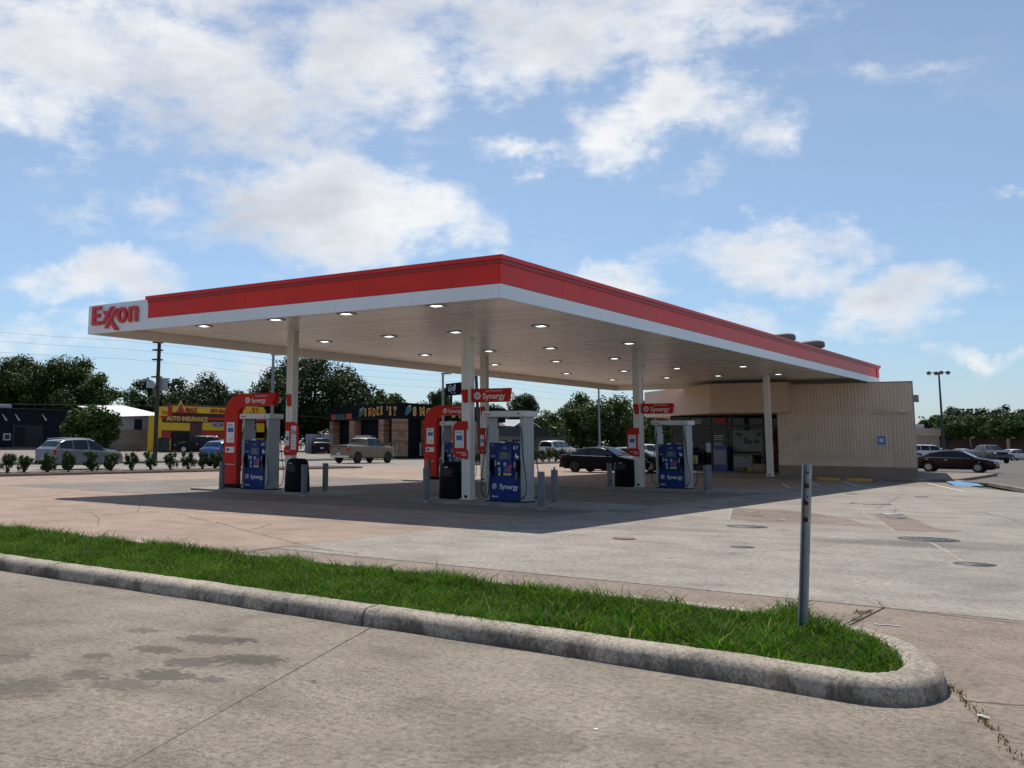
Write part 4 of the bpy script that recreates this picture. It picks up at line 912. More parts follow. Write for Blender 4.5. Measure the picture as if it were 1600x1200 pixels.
# pavement round the store
wk = [(-16.9, 54), (-16.9, 46.3), (-10.0, 38.5), (-7.6, 35.0), (-.6, 35.9), (1.0, 36.9), (1.9, 38.3), (2.2, 40.5), (2.2, 54)]
walk = MB().prism(wk, -.02, .12).build('pavement', MT['kerbfar'], None, None, kind='structure')
def kerbstrip(xa, xb, m, name):
    def yy(x): return 35.0+(x+7.6)*(.9/7.0)
    MB().add([(xa, yy(xa)-.006, .005), (xb, yy(xb)-.006, .005), (xb, yy(xb)-.006, .124), (xa, yy(xa)-.006, .124), (xb, yy(xb)+.14, .124), (xa, yy(xa)+.14, .124)], [(0, 1, 2, 3), (3, 2, 4, 5)]).build(name, m, walk)
kerbstrip(-2.0, -.9, MT['yellow'], 'yellow_kerb_paint'); kerbstrip(-3.3, -2.3, MT['yellow'], 'yellow_kerb_paint')
MB().add([tuple(q) for q in (G(1478, 752, .10), G(1517, 751, .10), G(1537, 759, .008), G(1494, 759.5, .008))], [(3, 2, 1, 0)]).build('blue_ramp', MT['bluep'], None, None, kind='structure')
def line(q0, q1, wd=.1): 
    a, b = G(*q0), G(*q1); return ribbon('parking_line', [tuple(a[:2]), tuple(b[:2])], wd, MT['linew'], .005)
line((1450, 755.5), (1507, 768)); line((1507, 768), (1565, 770), .07); line((1266, 754), (1282, 760)); line((1316, 752), (1342, 760.5)); line((1222, 756), (1234, 762))
# asphalt lot beyond the store
asp = sheet('parking_lot', [(2.3, 38.2), (3.6, 36.2), (6.2, 27.2), (70, 27.2), (300, 60), (300, 330), (-60, 330), (-14.5, 170), (-14.5, 54), (2.3, 54)], -.012, MT['asphalt'])
kq = [(2.15, 38.0), (2.6, 36.9), (3.9, 35.2), (5.2, 31.0), (6.3, 27.0), (8.2, 19), (14, 2)]
b = MB(); n = len(kq); V = []
for i, p in enumerate(kq):
    q0, q1 = kq[max(0, i-1)], kq[min(n-1, i+1)]; dx, dy = q1[0]-q0[0], q1[1]-q0[1]; l = math.hypot(dx, dy)
    for (o, z) in ((0, -.02), (0, .10), (.03, .125), (.17, .125), (.2, .10), (.2, -.02)): V.append((p[0]+dy/l*-o, p[1]+dx/l*o, z))
kq = kq[:5]; b.add(V[:30], [(i*6+k, (i+1)*6+k, (i+1)*6+k+1, i*6+k+1) for i in range(4) for k in range(5)]); b.build('lot_kerb', MT['kerbfar'], None, None, kind='structure')
for k in range(9):
    y0 = 66+k*2.9
for k in range(14):
    x = 6+k*2.75
    for y in (88, 128, 168): ribbon('parking_line', [(x, y), (x, y+5.2)], .1, MT['linew'], -.006, asp)
for k in range(6): ribbon('worn_joint', [(3.5+k*.2, 44+k*3.4), (60, 46+k*3.4+.5)], .07, MT['joint'], -.007, asp, .03, k)
# vents on the canopy roof
for (px, dist_y, s, lb) in ((1270.5, 37.5, 1.0, 'larger brown mushroom vent rising above the canopy edge'), (1226, 37.6, .9, 'brown mushroom vent mostly hidden behind the canopy edge')):
    x = onY(px, dist_y, 540); zt2 = zat(px, 532.5 if px > 1250 else 521.5, x, dist_y)
    v = empty('roof_vent', (x, dist_y, ZS+.14), 0, lb, 'vent'); h = zt2-ZS-.14
    MB().lathe([(.30, 0), (.30, h-.35)], n=24).build('duct', MT['trim'], v); MB().lathe([(.28, h-.42), (.50, h-.36), (.56, h-.30), (.56, h-.16), (.52, h-.06), (.40, h-.01), (0, h)], n=28).build('hood', mat('vent_brown', (.20, .17, .15), .6, var=.1, vscale=3), v)

xv = onY(1250, SY); MB().bbox(xv-.18, xv+.18, SY-.10, SY-.03, 1.95, 2.15, .01).build('patched_sign_ghost', MT['wallplain'], store)
xv = onY(1352, SY); MB().bbox(xv-.05, xv+.05, SY-.12, SY-.045, .42, .52, .01).build('hose_tap', MT['trim'], store)
# ================================================================== vehicles
def paint(name, col, rough=.22): return mat(name, col, rough, coat=.25, spec=.35, var=.04, vscale=2)
MT['tyre'] = mat('tyre', (.014, .014, .014), .75); MT['rimsilver'] = mat('rim_silver', (.42, .43, .44), .3, metal=.7); MT['rimdark'] = mat('rim_dark', (.03, .03, .032), .35, metal=.5)
MT['carglass'] = glass('car_glass', (.012, .014, .016), .03); MT['headlight'] = mat('headlight', (.62, .66, .70), .12); MT['taillight'] = mat('taillight', (.34, .012, .012), .2); MT['chrome'] = mat('chrome', (.6, .6, .62), .15, metal=.9)
MT['under'] = mat('underbody', (.01, .01, .01), .9); MT['plate'] = mat('number_plate', (.6, .6, .58), .5)
def interp(pl, x):
    xs = [p[0] for p in pl]; return float(np.interp(x, xs, [p[1] for p in pl]))
CARS = dict(
 suv=dict(L=(-2.25, 2.30), wb=(-1.33, 1.36), w=.92, R=.37, sill=.30, top=[(-2.25, .95), (-2.21, 1.08), (-2.05, 1.20), (-1.78, 1.50), (-1.55, 1.58), (-.7, 1.64), (.1, 1.635), (.42, 1.56), (1.12, 1.12), (1.3, 1.07), (1.85, 1.00), (2.15, .90), (2.28, .72)], belt=[(-2.25, 1.10), (-1.2, 1.05), (.9, .97), (2.3, .88)], win=[(-1.84, -1.08), (-1.0, -.1), (-.02, 1.0)], ws=(.44, 1.10), rw=(-2.02, -1.80), bot=.42),
 sedan=dict(L=(-2.50, 2.50), wb=(-1.42, 1.46), w=.92, R=.335, sill=.25, top=[(-2.50, .80), (-2.45, .99), (-1.95, 1.04), (-1.78, 1.06), (-1.18, 1.35), (-.8, 1.43), (-.1, 1.47), (.3, 1.45), (.58, 1.38), (1.34, .99), (1.5, .95), (2.05, .87), (2.38, .76), (2.48, .60)], belt=[(-2.50, .90), (-1.5, .94), (.9, .90), (2.50, .8)], win=[(-1.60, -.56), (-.48, 1.06)], ws=(.60, 1.32), rw=(-1.76, -1.20), bot=.38),
 pickup=dict(L=(-2.95, 2.88), wb=(-1.85, 1.90), w=.99, R=.42, sill=.44, top=[(-2.95, .9), (-2.93, 1.37), (-.80, 1.36), (-.78, 1.55), (-.62, 1.84), (-.35, 1.92), (.65, 1.93), (.92, 1.86), (1.52, 1.40), (1.68, 1.36), (2.35, 1.30), (2.66, 1.20), (2.82, .98), (2.88, .75)], belt=[(-2.95, 1.28), (1.2, 1.28), (2.88, 1.12)], win=[(-.56, .34), (.42, 1.34)], ws=(.94, 1.50), rw=(-.77, -.64), bot=.55),
 bigsuv=dict(L=(-2.72, 2.70), wb=(-1.55, 1.60), w=1.0, R=.40, sill=.38, top=[(-2.72, 1.0), (-2.66, 1.2), (-2.5, 1.75), (-2.3, 1.87), (-1.2, 1.92), (.3, 1.90), (.6, 1.83), (1.25, 1.28), (1.45, 1.22), (2.2, 1.17), (2.55, 1.05), (2.70, .8)], belt=[(-2.72, 1.15), (1.0, 1.18), (2.70, 1.05)], win=[(-2.42, -1.30), (-1.22, -.22), (-.14, 1.10)], ws=(.63, 1.22), rw=(-2.64, -2.45), bot=.48),
)
def car(name, label, kind, loc, rz, paintm, group='vehicles', rim='rimsilver', wincol=None, plate_=True, lights=True, roofrail=False, rearlight=None):
    K = CARS[kind]; t = empty(name, loc, rz, label, {'suv': 'car', 'bigsuv': 'car', 'sedan': 'car', 'pickup': 'pickup truck'}[kind], group)
    x0, x1 = K['L']; R = K['R']; wm = K['w']
    xs = set(np.linspace(x0, x1, 34).tolist()) | set(p[0] for p in K['top'])
    for c in K['wb']:
        for a in np.linspace(0, PI, 13): xs.add(c+(R+.065)*math.cos(a))
    xs = sorted(xs); xs = [x for i, x in enumerate(xs) if i == 0 or x-xs[i-1] > .012]
    def bottom(x):
        z = K['sill']
        e = max(0, (x0+.45)-x, x-(x1-.5)); z += .10*min(1, e/.45)
        for c in K['wb']:
            if abs(x-c) < R+.065: z = max(z, R+math.sqrt((R+.065)**2-(x-c)**2)*.98)
        return z
    def half(x):
        e = min(x-x0, x1-x); return wm*(1-.16*max(0, 1-e/.55)**2.2)
    def sec(x):
        zt = interp(K['top'], x); zb = min(bottom(x), zt-.12); bl = interp(K['belt'], x); zbelt = min(bl, zt-.035); w_ = half(x)
        g = max(0, zt-zbelt); wr = w_-.05-.34*g if g > .06 else w_-.06
        wr = max(wr, w_*.62); zs = max(zb+.02, zb+.06)
        mid = zb+(zbelt-zb)*.55
        return [(0, zb), (w_-.05, zb), (w_-.012, min(zs, zbelt-.05)), (w_, mid), (w_-.012, zbelt-.035), (w_-.045, zbelt), (wr, zt-min(.07, g*.35)), (wr-.10, zt-min(.015, g*.1)), (0, zt+.012)]
    V = []; S = [sec(x) for x in xs]; n = 9; ring = 2*n-2
    for x, s in zip(xs, S):
        V += [(x, p[0], p[1]) for p in s]+[(x, -p[0], p[1]) for p in s[-2:0:-1]]
    F = [(i*ring+k, i*ring+(k+1) % ring, (i+1)*ring+(k+1) % ring, (i+1)*ring+k) for i in range(len(xs)-1) for k in range(ring)]
    b = MB().add(V, F, True); m = (len(xs)-1)*ring
    b.add([V[i] for i in range(ring)], [tuple(range(ring))]); b.add([V[m+i] for i in range(ring)], [tuple(range(ring))[::-1]])
    body = b.build('body', paintm, t)
    bm = bmesh.new(); bm.from_mesh(body.data); bmesh.ops.remove_doubles(bm, verts=bm.verts, dist=.0005); bmesh.ops.recalc_face_normals(bm, faces=bm.faces); bm.to_mesh(body.data); bm.free()
    try: body.data.set_sharp_from_angle(angle=math.radians(32))
    except Exception: pass
    gm = wincol or MT['carglass']
    MB().box(x0+.25, x1-.3, -wm+.16, wm-.16, K['sill']-.05, K['sill']+.42).build('underbody', MT['under'], t)
    def side_pt(x, z, s):
        q = sec(x); (y5, z5), (y6, z6) = q[5], q[6]; f = (z-z5)/max(.01, z6-z5); return (x, s*(y5+(y6-y5)*f+.008), z)
    for (wa, wb_) in K['win']:
        for s in (1, -1):
            X = np.linspace(wa, wb_, 12); lo = []; hi = []
            for x in X:
                q = sec(x); zl = q[5][1]+.045; zh = q[6][1]-.02
                if x < x0+.6: pass
                zh = max(zh, zl+.006); lo.append(side_pt(x, zl, s)); hi.append(side_pt(x, zh, s))
            k = len(X); fs = [(i, i+1, k+i+1, k+i) if s < 0 else (i, k+i, k+i+1, i+1) for i in range(k-1)]
            MB().add(lo+hi, fs, True).build('side_window', gm, t)
    for nm, (xa, xb), inset in (('windscreen', K['ws'], .05), ('rear_window', K['rw'], .10)):
        X = np.linspace(xa, xb, 7); Vv = []
        for x in X:
            q = sec(x); yw = q[6][0]-inset; zt = q[8][1]
            e = .012
            d = (sec(x+.02)[8][1]-sec(x-.02)[8][1])/.04; l = math.hypot(1, d); ox, oz = -d/l*e, 1/l*e
            for f in (-1, -.5, 0, .5, 1): Vv.append((x+ox, yw*f, zt+oz-.012*abs(f)**2-(.02 if abs(f) == 1 else 0)))
        MB().add(Vv, [(i*5+k, (i+1)*5+k, (i+1)*5+k+1, i*5+k+1) for i in range(6) for k in range(4)], True).build(nm, gm, t)
    for c in K['wb']:
        for s in (1, -1):
            yo = s*(wm-.015); 
            prof = [(R*.60, -.0), (R*.70, .012), (R*.93, .010), (R, -.03), (R, -.18), (R*.9, -.21), (R*.3, -.21)]
            wh = MB().lathe([(r, h*s) for r, h in prof], (c, yo, R), 'y', 24).build('wheel', MT['tyre'], t)
            rb = MB().lathe([(R*.62, -.01*s), (R*.58, -.05*s), (R*.14, -.055*s), (R*.14, -.012*s), (0, -.010*s)], (c, yo, R), 'y', 24)
            ns = 9
            for k in range(ns):
                a = 2*PI*k/ns; ca, sa = math.cos(a), math.sin(a); wv = .032
                pts_ = [(R*.1, -wv), (R*.6, -wv*1.2), (R*.6, wv*1.2), (R*.1, wv)]
                vv = [(c+ca*p-sa*q, yo-.008*s, R+sa*p+ca*q) for p, q in pts_]+[(c+ca*p-sa*q, yo-.04*s, R+sa*p+ca*q) for p, q in pts_]
                rb.add(vv, [(0, 1, 2, 3), (4, 7, 6, 5), (0, 4, 5, 1), (2, 6, 7, 3)])
            rb.build('rim', MT[rim], wh)
    zh = interp(K['top'], x1-.22)-.16
    for s in (1, -1):
        hy = half(x1-.2)-.20
        MB().lathe([(0, -.14), (.07, -.10), (.10, 0), (.07, .10), (0, .14)], (0, 0, 0), 'x', 10).build('headlight', MT['headlight'], t, (x1-.16, s*hy, zh)).scale = (1, 1.7, .75)
        zr = interp(K['top'], x0+.06)-.16 if kind != 'pickup' else 1.06
        ry = half(x0+.1)-.09
        o = MB().bbox(-.06, .06, -.10, .10, -.09, .09, .03).build('taillight', MT['taillight'], t, (x0+(.045 if kind == 'pickup' else .09), s*ry, zr)); o.scale = (1.3, 1.0, 1.7 if kind in ('pickup', 'suv', 'bigsuv') else .8)
        MB().bbox(-.07, .07, -.09, .09, -.06, .06, .03).build('mirror', paintm if kind != 'pickup' else MT['under'], t, (K['win'][-1][1]-.22, s*(wm+.09), interp(K['belt'], .8)+.09))
        b = MB()
        for (wa, wb_) in K['win']: b.box(wa+.04, wa+.22, s*(wm-.004)-.012, s*(wm-.004)+.014, interp(K['belt'], wa)-.13, interp(K['belt'], wa)-.10)
        b.build('door_handle', MT['chrome'] if rim == 'rimsilver' else paintm, t)
        b = MB()
        for xq in [K['win'][0][0]+.06 if kind != 'sedan' else K['win'][0][0]-.02]+[q[0]-.04 for q in K['win'][1:]]+[K['win'][-1][1]-.02]:
            z0_ = max(K['sill']+.06, bottom(xq)+.05); pts_ = [(xq, s*(sec(xq)[3][0]+.002), z) for z in np.linspace(z0_, interp(K['belt'], xq)-.05, 3)]
            b.tube(pts_, .006, 4)
        b.build('door_gap', MT['under'], t)
    MB().bbox(x1-.20, x1+.005, -.62, .62, K['bot']-.10, K['bot']+.09, .03).build('lower_grille', MT['under'], t)
    MB().bbox(x1-.16, x1+(.02 if kind == 'pickup' else -.03), -.48, .48, zh-.09, zh+.07 if kind != 'pickup' else zh+.1, .02).build('grille', MT['under'], t)
    MB().bbox(x0-.03, x0+.16, -wm+.12, wm-.12, K['bot']-.12, K['bot']+.05, .03).build('rear_bumper', MT['chrome'] if kind == 'pickup' else MT['under'], t)
    MB().box(x0-.045, x0-.028, -.16, .16, K['bot']+.08, K['bot']+.23).build('number_plate', MT['plate'], t)
    if kind == 'pickup': MB().box(x0-.012, x0+.02, -.85, .85, 1.22, 1.26).box(x0-.012, x0+.02, -.12, .12, 1.05, 1.12).build('tailgate_trim', MT['under'], t)
    if kind == 'sedan':
        for s in (1, -1):
            xa_, xb_ = K['win'][0][0]-.05, K['win'][-1][1]; MB().tube([(x, s*(sec(x)[5][0]+.012), sec(x)[5][1]+.025) for x in np.linspace(xa_, xb_, 9)], .012, 5).build('window_trim', MT['chrome'], t)
    if roofrail:
        for s in (1, -1): MB().tube([(-1.7, s*.60, interp(K['top'], -1.5)+.03), (-.6, s*.62, interp(K['top'], -.6)+.05), (.2, s*.60, interp(K['top'], .2)+.02)], .018, 6).build('roof_rail', MT['chrome'], t)
    return t
def pcar(name, label, kind, px, X=None, Y=None, dist=None, hd=0.0, pm=None, z=0.0, **kw):
    if X is not None: loc = (X, onX(px, X), z)
    elif Y is not None: loc = (onY(px, Y), Y, z)
    else: loc = (*far(px, dist), z)
    return car(name, label, kind, loc, hd, pm, **kw)
PG = paint('paint_grey_blue', (.16, .18, .21)); PB = paint('paint_blue', (.02, .09, .27)); PK = mat('paint_black', (.003, .003, .0035), .25, spec=.10); PT = paint('paint_tan', (.185, .150, .098), .4); PW = paint('paint_white', (.66, .67, .68)); PM = mat('paint_maroon', (.022, .005, .009), .25, spec=.25); PS = paint('paint_silver', (.32, .34, .36)); PR = paint('paint_gunmetal', (.075, .08, .095)); PD = mat('paint_dark', (.008, .008, .010), .3, spec=.15)
N_ = PI/2     # heading +Y
pcar('grey_suv', 'grey-blue SUV on the street behind the row of shrubs', 'suv', 126, X=-36.4, hd=N_, pm=PG, group='vehicles on the street', roofrail=True)
pcar('blue_suv', 'bright blue SUV on the street, half hidden by the red arch sign', 'suv', 366, X=-37.5, hd=N_, pm=PB, group='vehicles on the street')
pcar('tan_pickup', 'tan crew-cab pickup truck driving along the street', 'pickup', 568, X=-38.4, hd=N_, pm=PT, group='vehicles on the street', rim='rimdark')
pcar('white_suv', 'large white SUV on the street behind low shrubs', 'bigsuv', 871, X=-40.5, hd=N_, pm=PW, group='vehicles on the street')
pcar('black_suv', 'black SUV parked in front of the yellow insurance building', 'suv', 312, dist=99, hd=-2.45, pm=PD, z=.36, group='parked vehicles', roofrail=True)
pcar('dark_car', 'dark car parked at the end of the brick-pillared shop', 'suv', 499, dist=105, hd=2.4, pm=PD, z=.36, group='parked vehicles')
pcar('black_sedan', 'black sedan parked past the far pumps beside the canopy', 'sedan', 943, dist=60.5, hd=-.12, pm=PK, group='parked vehicles', rim='rimdark')
pcar('dark_sedan', 'dark sedan mostly hidden behind the black sedan', 'sedan', 985, dist=65, hd=.1, pm=PD, group='parked vehicles')
pcar('white_crossover', 'white SUV seen past the store corner between column and pump', 'suv', 1014, dist=92, hd=1.15, pm=PW, group='vehicles on the street')
pcar('maroon_sedan', 'dark maroon sedan parked beyond the store corner', 'sedan', 1489, dist=79, hd=-.02, pm=PM, z=-.012, group='vehicles in the lot beyond the store')
pcar('grey_pickup', 'grey pickup truck with a black grille parked in the asphalt lot', 'pickup', 1541, dist=130, hd=-.93, pm=PR, z=-.012, group='vehicles in the lot beyond the store', rim='rimdark')
pcar('silver_sedan', 'pale silver sedan parked between the maroon sedan and grey pickup', 'sedan', 1503, dist=160, hd=1.2, pm=PS, z=-.012, group='vehicles in the lot beyond the store')
pcar('white_sedan', 'white sedan parked beyond the grey pickup in the asphalt lot', 'sedan', 1583, dist=160, hd=1.0, pm=PW, z=-.012, group='vehicles in the lot beyond the store')
pcar('white_van', 'white boxy van parked behind the maroon sedan', 'bigsuv', 1452, dist=150, hd=.4, pm=PW, z=-.012, group='vehicles in the lot beyond the store')
pcar('pale_sedan', 'small white car behind the maroon sedan beside the van', 'sedan', 1468, dist=185, hd=.4, pm=PW, z=-.012, group='vehicles in the lot beyond the store')
# ================================================================== median, shrubs, verge
MB().prism([(-31.9, -40), (-29.3, -40), (-29.3, 33), (-31.9, 33)], -.02, .10).build('median_kerb', MT['kerbfar'], None, None, kind='structure')
MB().prism([(-31.7, -40), (-29.52, -40), (-29.52, 32.8), (-31.7, 32.8)], .05, .112).build('median_soil', MT['soil'], None, None, kind='structure')
MB().prism([(-31.9, 47), (-29.3, 47), (-29.3, 160), (-31.9, 160)], -.02, .10).build('median_kerb', MT['kerbfar'], None, None, kind='structure')
MB().prism([(-31.7, 47.2), (-29.52, 47.2), (-29.52, 160), (-31.7, 160)], .05, .112).build('median_soil', MT['soil'], None, None, kind='structure')
sheet('driveway', rect(-31.95, -29.25, 33, 47), -.004, MT['conc_pink'])
vg = MB().prism([(-50, -200), (-46.2, -200), (-46.2, 62), (-50, 62)], -.05, .10).build('verge', MT['turf'], None, None, kind='structure')
MB().box(-46.4, -46.0, -200, 300, -.04, .09).build('far_kerb', MT['kerbfar'], None, None, kind='structure')
def leaf_mat(name, c0, c1, c2, tr=.14):
    m = bpy.data.materials.new(name); m.use_nodes = True; t = NT(m.node_tree); b = m.node_tree.nodes['Principled BSDF']
    gm = t.n('ShaderNodeNewGeometry'); c = t.ramp(gm.outputs['Random Per Island'], [(0, c0), (.5, c1), (1, c2)])
    nz = t.ramp(t.noise(gm.outputs['Position'], .45, 3), [(.3, (.7, .7, .7)), (.7, (1.2, 1.2, 1.1))]); col = t.mix(1.0, c, nz, 'MULTIPLY')
    t.l(col, b.inputs['Base Color']); b.inputs['Roughness'].default_value = .6; b.inputs['Specular IOR Level'].default_value = .25
    trn = t.n('ShaderNodeBsdfTranslucent'); t.l(t.mix(1.0, col, (1.2, 1.4, .5), 'MULTIPLY'), trn.inputs['Color'])
    mx = t.n('ShaderNodeMixShader'); mx.inputs[0].default_value = tr; t.l(b.outputs[0], mx.inputs[1]); t.l(trn.outputs[0], mx.inputs[2]); t.l(mx.outputs[0], m.node_tree.nodes['Material Output'].inputs['Surface'])
    return m
LM = dict(mid=leaf_mat('leaf_mid', (.024, .050, .010), (.042, .076, .017), (.068, .106, .025)), dark=leaf_mat('leaf_dark', (.015, .032, .008), (.028, .051, .013), (.050, .078, .021), .12),
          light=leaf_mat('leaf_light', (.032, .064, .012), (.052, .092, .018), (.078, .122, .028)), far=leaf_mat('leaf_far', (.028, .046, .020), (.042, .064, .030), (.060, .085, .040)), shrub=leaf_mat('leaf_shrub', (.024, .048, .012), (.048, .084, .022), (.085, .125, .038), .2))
MT['bark'] = mat('bark', (.075, .058, .045), .9, var=.3, vscale=6, bump=.6, bscale=14)
def leaves(C, rad, n, size, rng, flat=.75):
    """leaf quads spread through lobes C (k,3) with radii rad (k,3)"""
    k = len(C); a = (rad**2).sum(1); pick = rng.choice(k, n, p=a/a.sum())
    d = rng.normal(size=(n, 3)); d /= np.linalg.norm(d, axis=1)[:, None]
    r = rng.random(n)**.33; r = .30+.74*r*(1+.10*rng.normal(size=n))
    p = C[pick]+d*rad[pick]*r[:, None]
    u = rng.normal(size=(n, 3)); u[:, 2] *= .6; u /= np.linalg.norm(u, axis=1)[:, None]
    v = np.cross(u, d+.6*rng.normal(size=(n, 3))); v /= np.linalg.norm(v, axis=1)[:, None]+1e-9
    s = size*rng.uniform(.55, 1.25, n)[:, None]; big_ = rng.random(n) < .10; p[big_] = (C[pick]+d*rad[pick]*(rng.random(n)**.5*.6)[:, None])[big_]; s[big_] *= 2.4
    V = np.stack([p-u*s*.5, p+v*s*.28, p+u*s*.5, p-v*s*.28], 1).reshape(-1, 3)
    return V, np.arange(4*n).reshape(-1, 4)
def tree(px, dist, ytop, hw, ybot, tone, label, z0=None, seed=None, nl=None, leaf=.34, dens=1.0, group='trees behind the street buildings', name='tree', cone=False, trunk_w=None, sc=1.0):
    seed = abs(int(px*7+dist)) if seed is None else seed; rng = np.random.default_rng(seed)
    x, y = far(px, dist); z0 = (HZ if x < -46 else 0) if z0 is None else z0
    zt = zat(px, ytop, x, y); zb = zat(px, ybot, x, y); rx = hw/CF*dist*.98; H_ = zt-zb; ch = H_
    nl = nl or min(95, max(30, int(rx*H_*.75))); C = []; R_ = []
    while len(C) < nl:
        q = rng.uniform(-1, 1, 3)
        if (q**2).sum() > 1: continue
        w_ = 1.0
        if cone: w_ = max(.25, .95-.75*(q[2]*.5+.5)**.8)
        else: w_ = math.sqrt(max(.12, 1-(max(q[2], 0))**2))*(1 if q[2] > -.5 else .85)
        rr = math.sqrt((q**2).sum()); C.append((q[0]*rx*.92*w_, q[1]*rx*.92*w_, zb+ch*(.5+.45*q[2])-z0)); s = rng.uniform(.13, .28)*(1.0 if rr < .7 else .62); R_.append((rx*s*1.1+.4, rx*s*1.1+.4, min(rx, ch*.8)*s*.95+.35))
    C = np.array(C); R_ = np.array(R_); n = int(min(32000, max(9000, 120*dens*(R_[:, 0]*R_[:, 2]).sum()*(.46/leaf)**2)))
    V, F = leaves(C, R_, n, leaf*sc, rng)
    t = empty(name, (x, y, z0), 0, label, 'tree', group)
    place('crown', npmesh('crown', V, F, LM[tone]), t)
    tw = trunk_w or max(.18, rx*.055); b = MB(); hb = max(.6, zb-z0+ch*.25)
    b.tube([(0, 0, -.1), (.1*rng.normal(), .1*rng.normal(), hb*.5), (.2*rng.normal(), .2*rng.normal(), hb)], [tw*1.3, tw, tw*.8], 10); b.build('trunk', MT['bark'], t)
    b = MB()
    for c in C[:min(10, nl)]:
        m_ = np.array([c[0]*.4+.3*rng.normal(), c[1]*.4, (hb*.85+c[2])*.5]); b.tube([(0, 0, hb*.8), tuple(m_), tuple(c)], [tw*.6, tw*.38, tw*.12], 6)
    b.build('limbs', MT['bark'], t); return t
def shrub(x, y, z, r, h, label, tone='shrub', group='low shrubs along the street', seed=0):
    rng = np.random.default_rng(seed); C = []; R_ = []
    for k in range(16):
        a = rng.uniform(0, 2*PI); q = rng.uniform(.1, .85)*r; C.append((q*math.cos(a), q*math.sin(a), h*rng.uniform(.22, .92))); R_.append((r*rng.uniform(.2, .36), r*rng.uniform(.2, .36), h*rng.uniform(.12, .26)))
    C = np.array(C); R_ = np.array(R_); V, F = leaves(C, R_, 1300, .085, rng)
    # upright shoots
    t = empty('shrub', (x, y, z), 0, label, 'shrub', group); place('foliage', npmesh('foliage', V, F, LM[tone]), t)
    b = MB()
    for c in C: b.tube([(c[0]*.15, c[1]*.15, 0), (c[0]*.6, c[1]*.6, c[2]*.6), (c[0]*1.1, c[1]*1.1, c[2]+h*.28)], [.014, .009, .004], 5)
    b.build('stems', MT['bark'], t)
SB = 'rounded green shrub in the soil bed between lot and street'
for k, px in enumerate([-14, 14, 40, 76, 109, 146, 175, 208, 237, 268, 296, 317, 336, 352]):
    shrub(-30.6, onX(px, -30.6), .11, random.uniform(.38, .50), random.uniform(.74, .95), SB, seed=k)
for k, px in enumerate([829, 838, 848, 858, 868, 877, 884]):
    shrub(-30.7, onX(px, -30.7), .11, .50, random.uniform(.9, 1.1), 'dense dark shrub in the bed in front of the white SUV', seed=60+k, group='dense shrubs in front of the white SUV')
for k, px in enumerate([746, 750]): shrub(-30.7, onX(px, -30.7), .11, .4, .8, 'pale shrub seen in the gap between the two middle columns', 'light', seed=90+k)
# ================================================================== poles
def lightpole(px, X, ytop, label):
    y = onX(px, X); zt = zat(px, ytop, X, y); t = empty('light_pole', (X, y, .1), 0, label, 'light pole', 'grey lot light poles along the street')
    MB().cyl(0, 0, 0, .5, .22, n=20).build('footing', MT['kerbfar'], t); MB().cyl(0, 0, .5, zt-.1, .095, .075, 14).build('pole', MT['polegrey'], t)
    MB().bbox(-.06, .65, -.16, .16, zt-.18, zt-.08, .02).build('lamp_head', MT['polegrey'], t); MB().box(.10, .60, -.12, .12, zt-.20, zt-.181).build('lens', MT['decalw'], t)
    MB().box(-.02, .12, -.04, .04, zt-3.2, zt-3.1).build('bracket', MT['polegrey'], t)
lightpole(424, -29.9, 553, 'grey light pole rising behind the red arch sign nearest the strip'); lightpole(692, -29.9, 583, 'grey light pole in front of the black grill sign'); lightpole(937, -29.9, 607, 'grey light pole behind the black sedan')
MT['wood'] = mat('pole_wood', (.055, .042, .034), .9, var=.3, vscale=4)
ux, uy = -48.3, onX(243, -48.3); ut = zat(241, 520, ux, uy)
up = empty('utility_pole', (ux, uy, .1), 0, 'tall wooden utility pole with transformer beside the insurance building', 'utility pole')
MB().cyl(0, 0, -.1, ut, .17, .13, 12).build('pole', MT['wood'], up); 
for yy in (535, 547, 562, 589):
    z = zat(240, yy, ux, uy)-.1; MB().box(-.25, .25, -.45, .2, z-.05, z+.05).build('crossarm', MT['wood'], up)
zz = zat(250, 600, ux, uy)-.1; MB().cyl(.0, .55, zz-.45, zz+.45, .30, n=16).build('transformer', mat('transformer', (.30, .32, .34), .5), up)
zz = zat(232, 606, ux, uy)-.1; MB().tube([(0, -.1, zz-.6), (.2, -.5, zz-.1), (.35, -.9, zz)], .03, 6).build('lamp_arm', MT['steel'], up); MB().bbox(.2, .55, -1.25, -.75, zz-.05, zz+.4, .05).build('lamp', MT['decalg'], up)
def wire(z, label, y0=-140, y1=260, sag=1.2, x=ux):
    Ys = np.linspace(y0, y1, 60); P = []
    for yv in Ys:
        t = ((yv-uy)/45.0) % 1.0; P.append((x, yv, z-sag*4*t*(1-t)))
    MB().tube(P, .0065, 4).build('power_line', MT['rubber'], None, None, label, 'power line', 'overhead power lines')
for k, (yy, lb) in enumerate(((535, 'topmost overhead power line crossing at the utility pole'), (548, 'second overhead power line from the top of the pole'), (562, 'third overhead power line carried by the pole'), (632, 'low telephone cable strung along the street'))): wire(zat(240, yy, ux, uy), lb, sag=.5, x=ux+(.2 if k % 2 else -.2))
for (py_, o_) in ((-140, 0),): pass
bp = far(747, 92); bz = zat(744, 583, *bp); MB().tube([(bp[0]+.3, bp[1]-.1, 0), (bp[0]-.0, bp[1], bz*.5), (bp[0]-.25, bp[1]-.15, bz+3)], [.17, .15, .13], 10).build('utility_pole', MT['wood'], None, None, 'thin dark leaning utility pole seen between the two middle columns', 'utility pole')
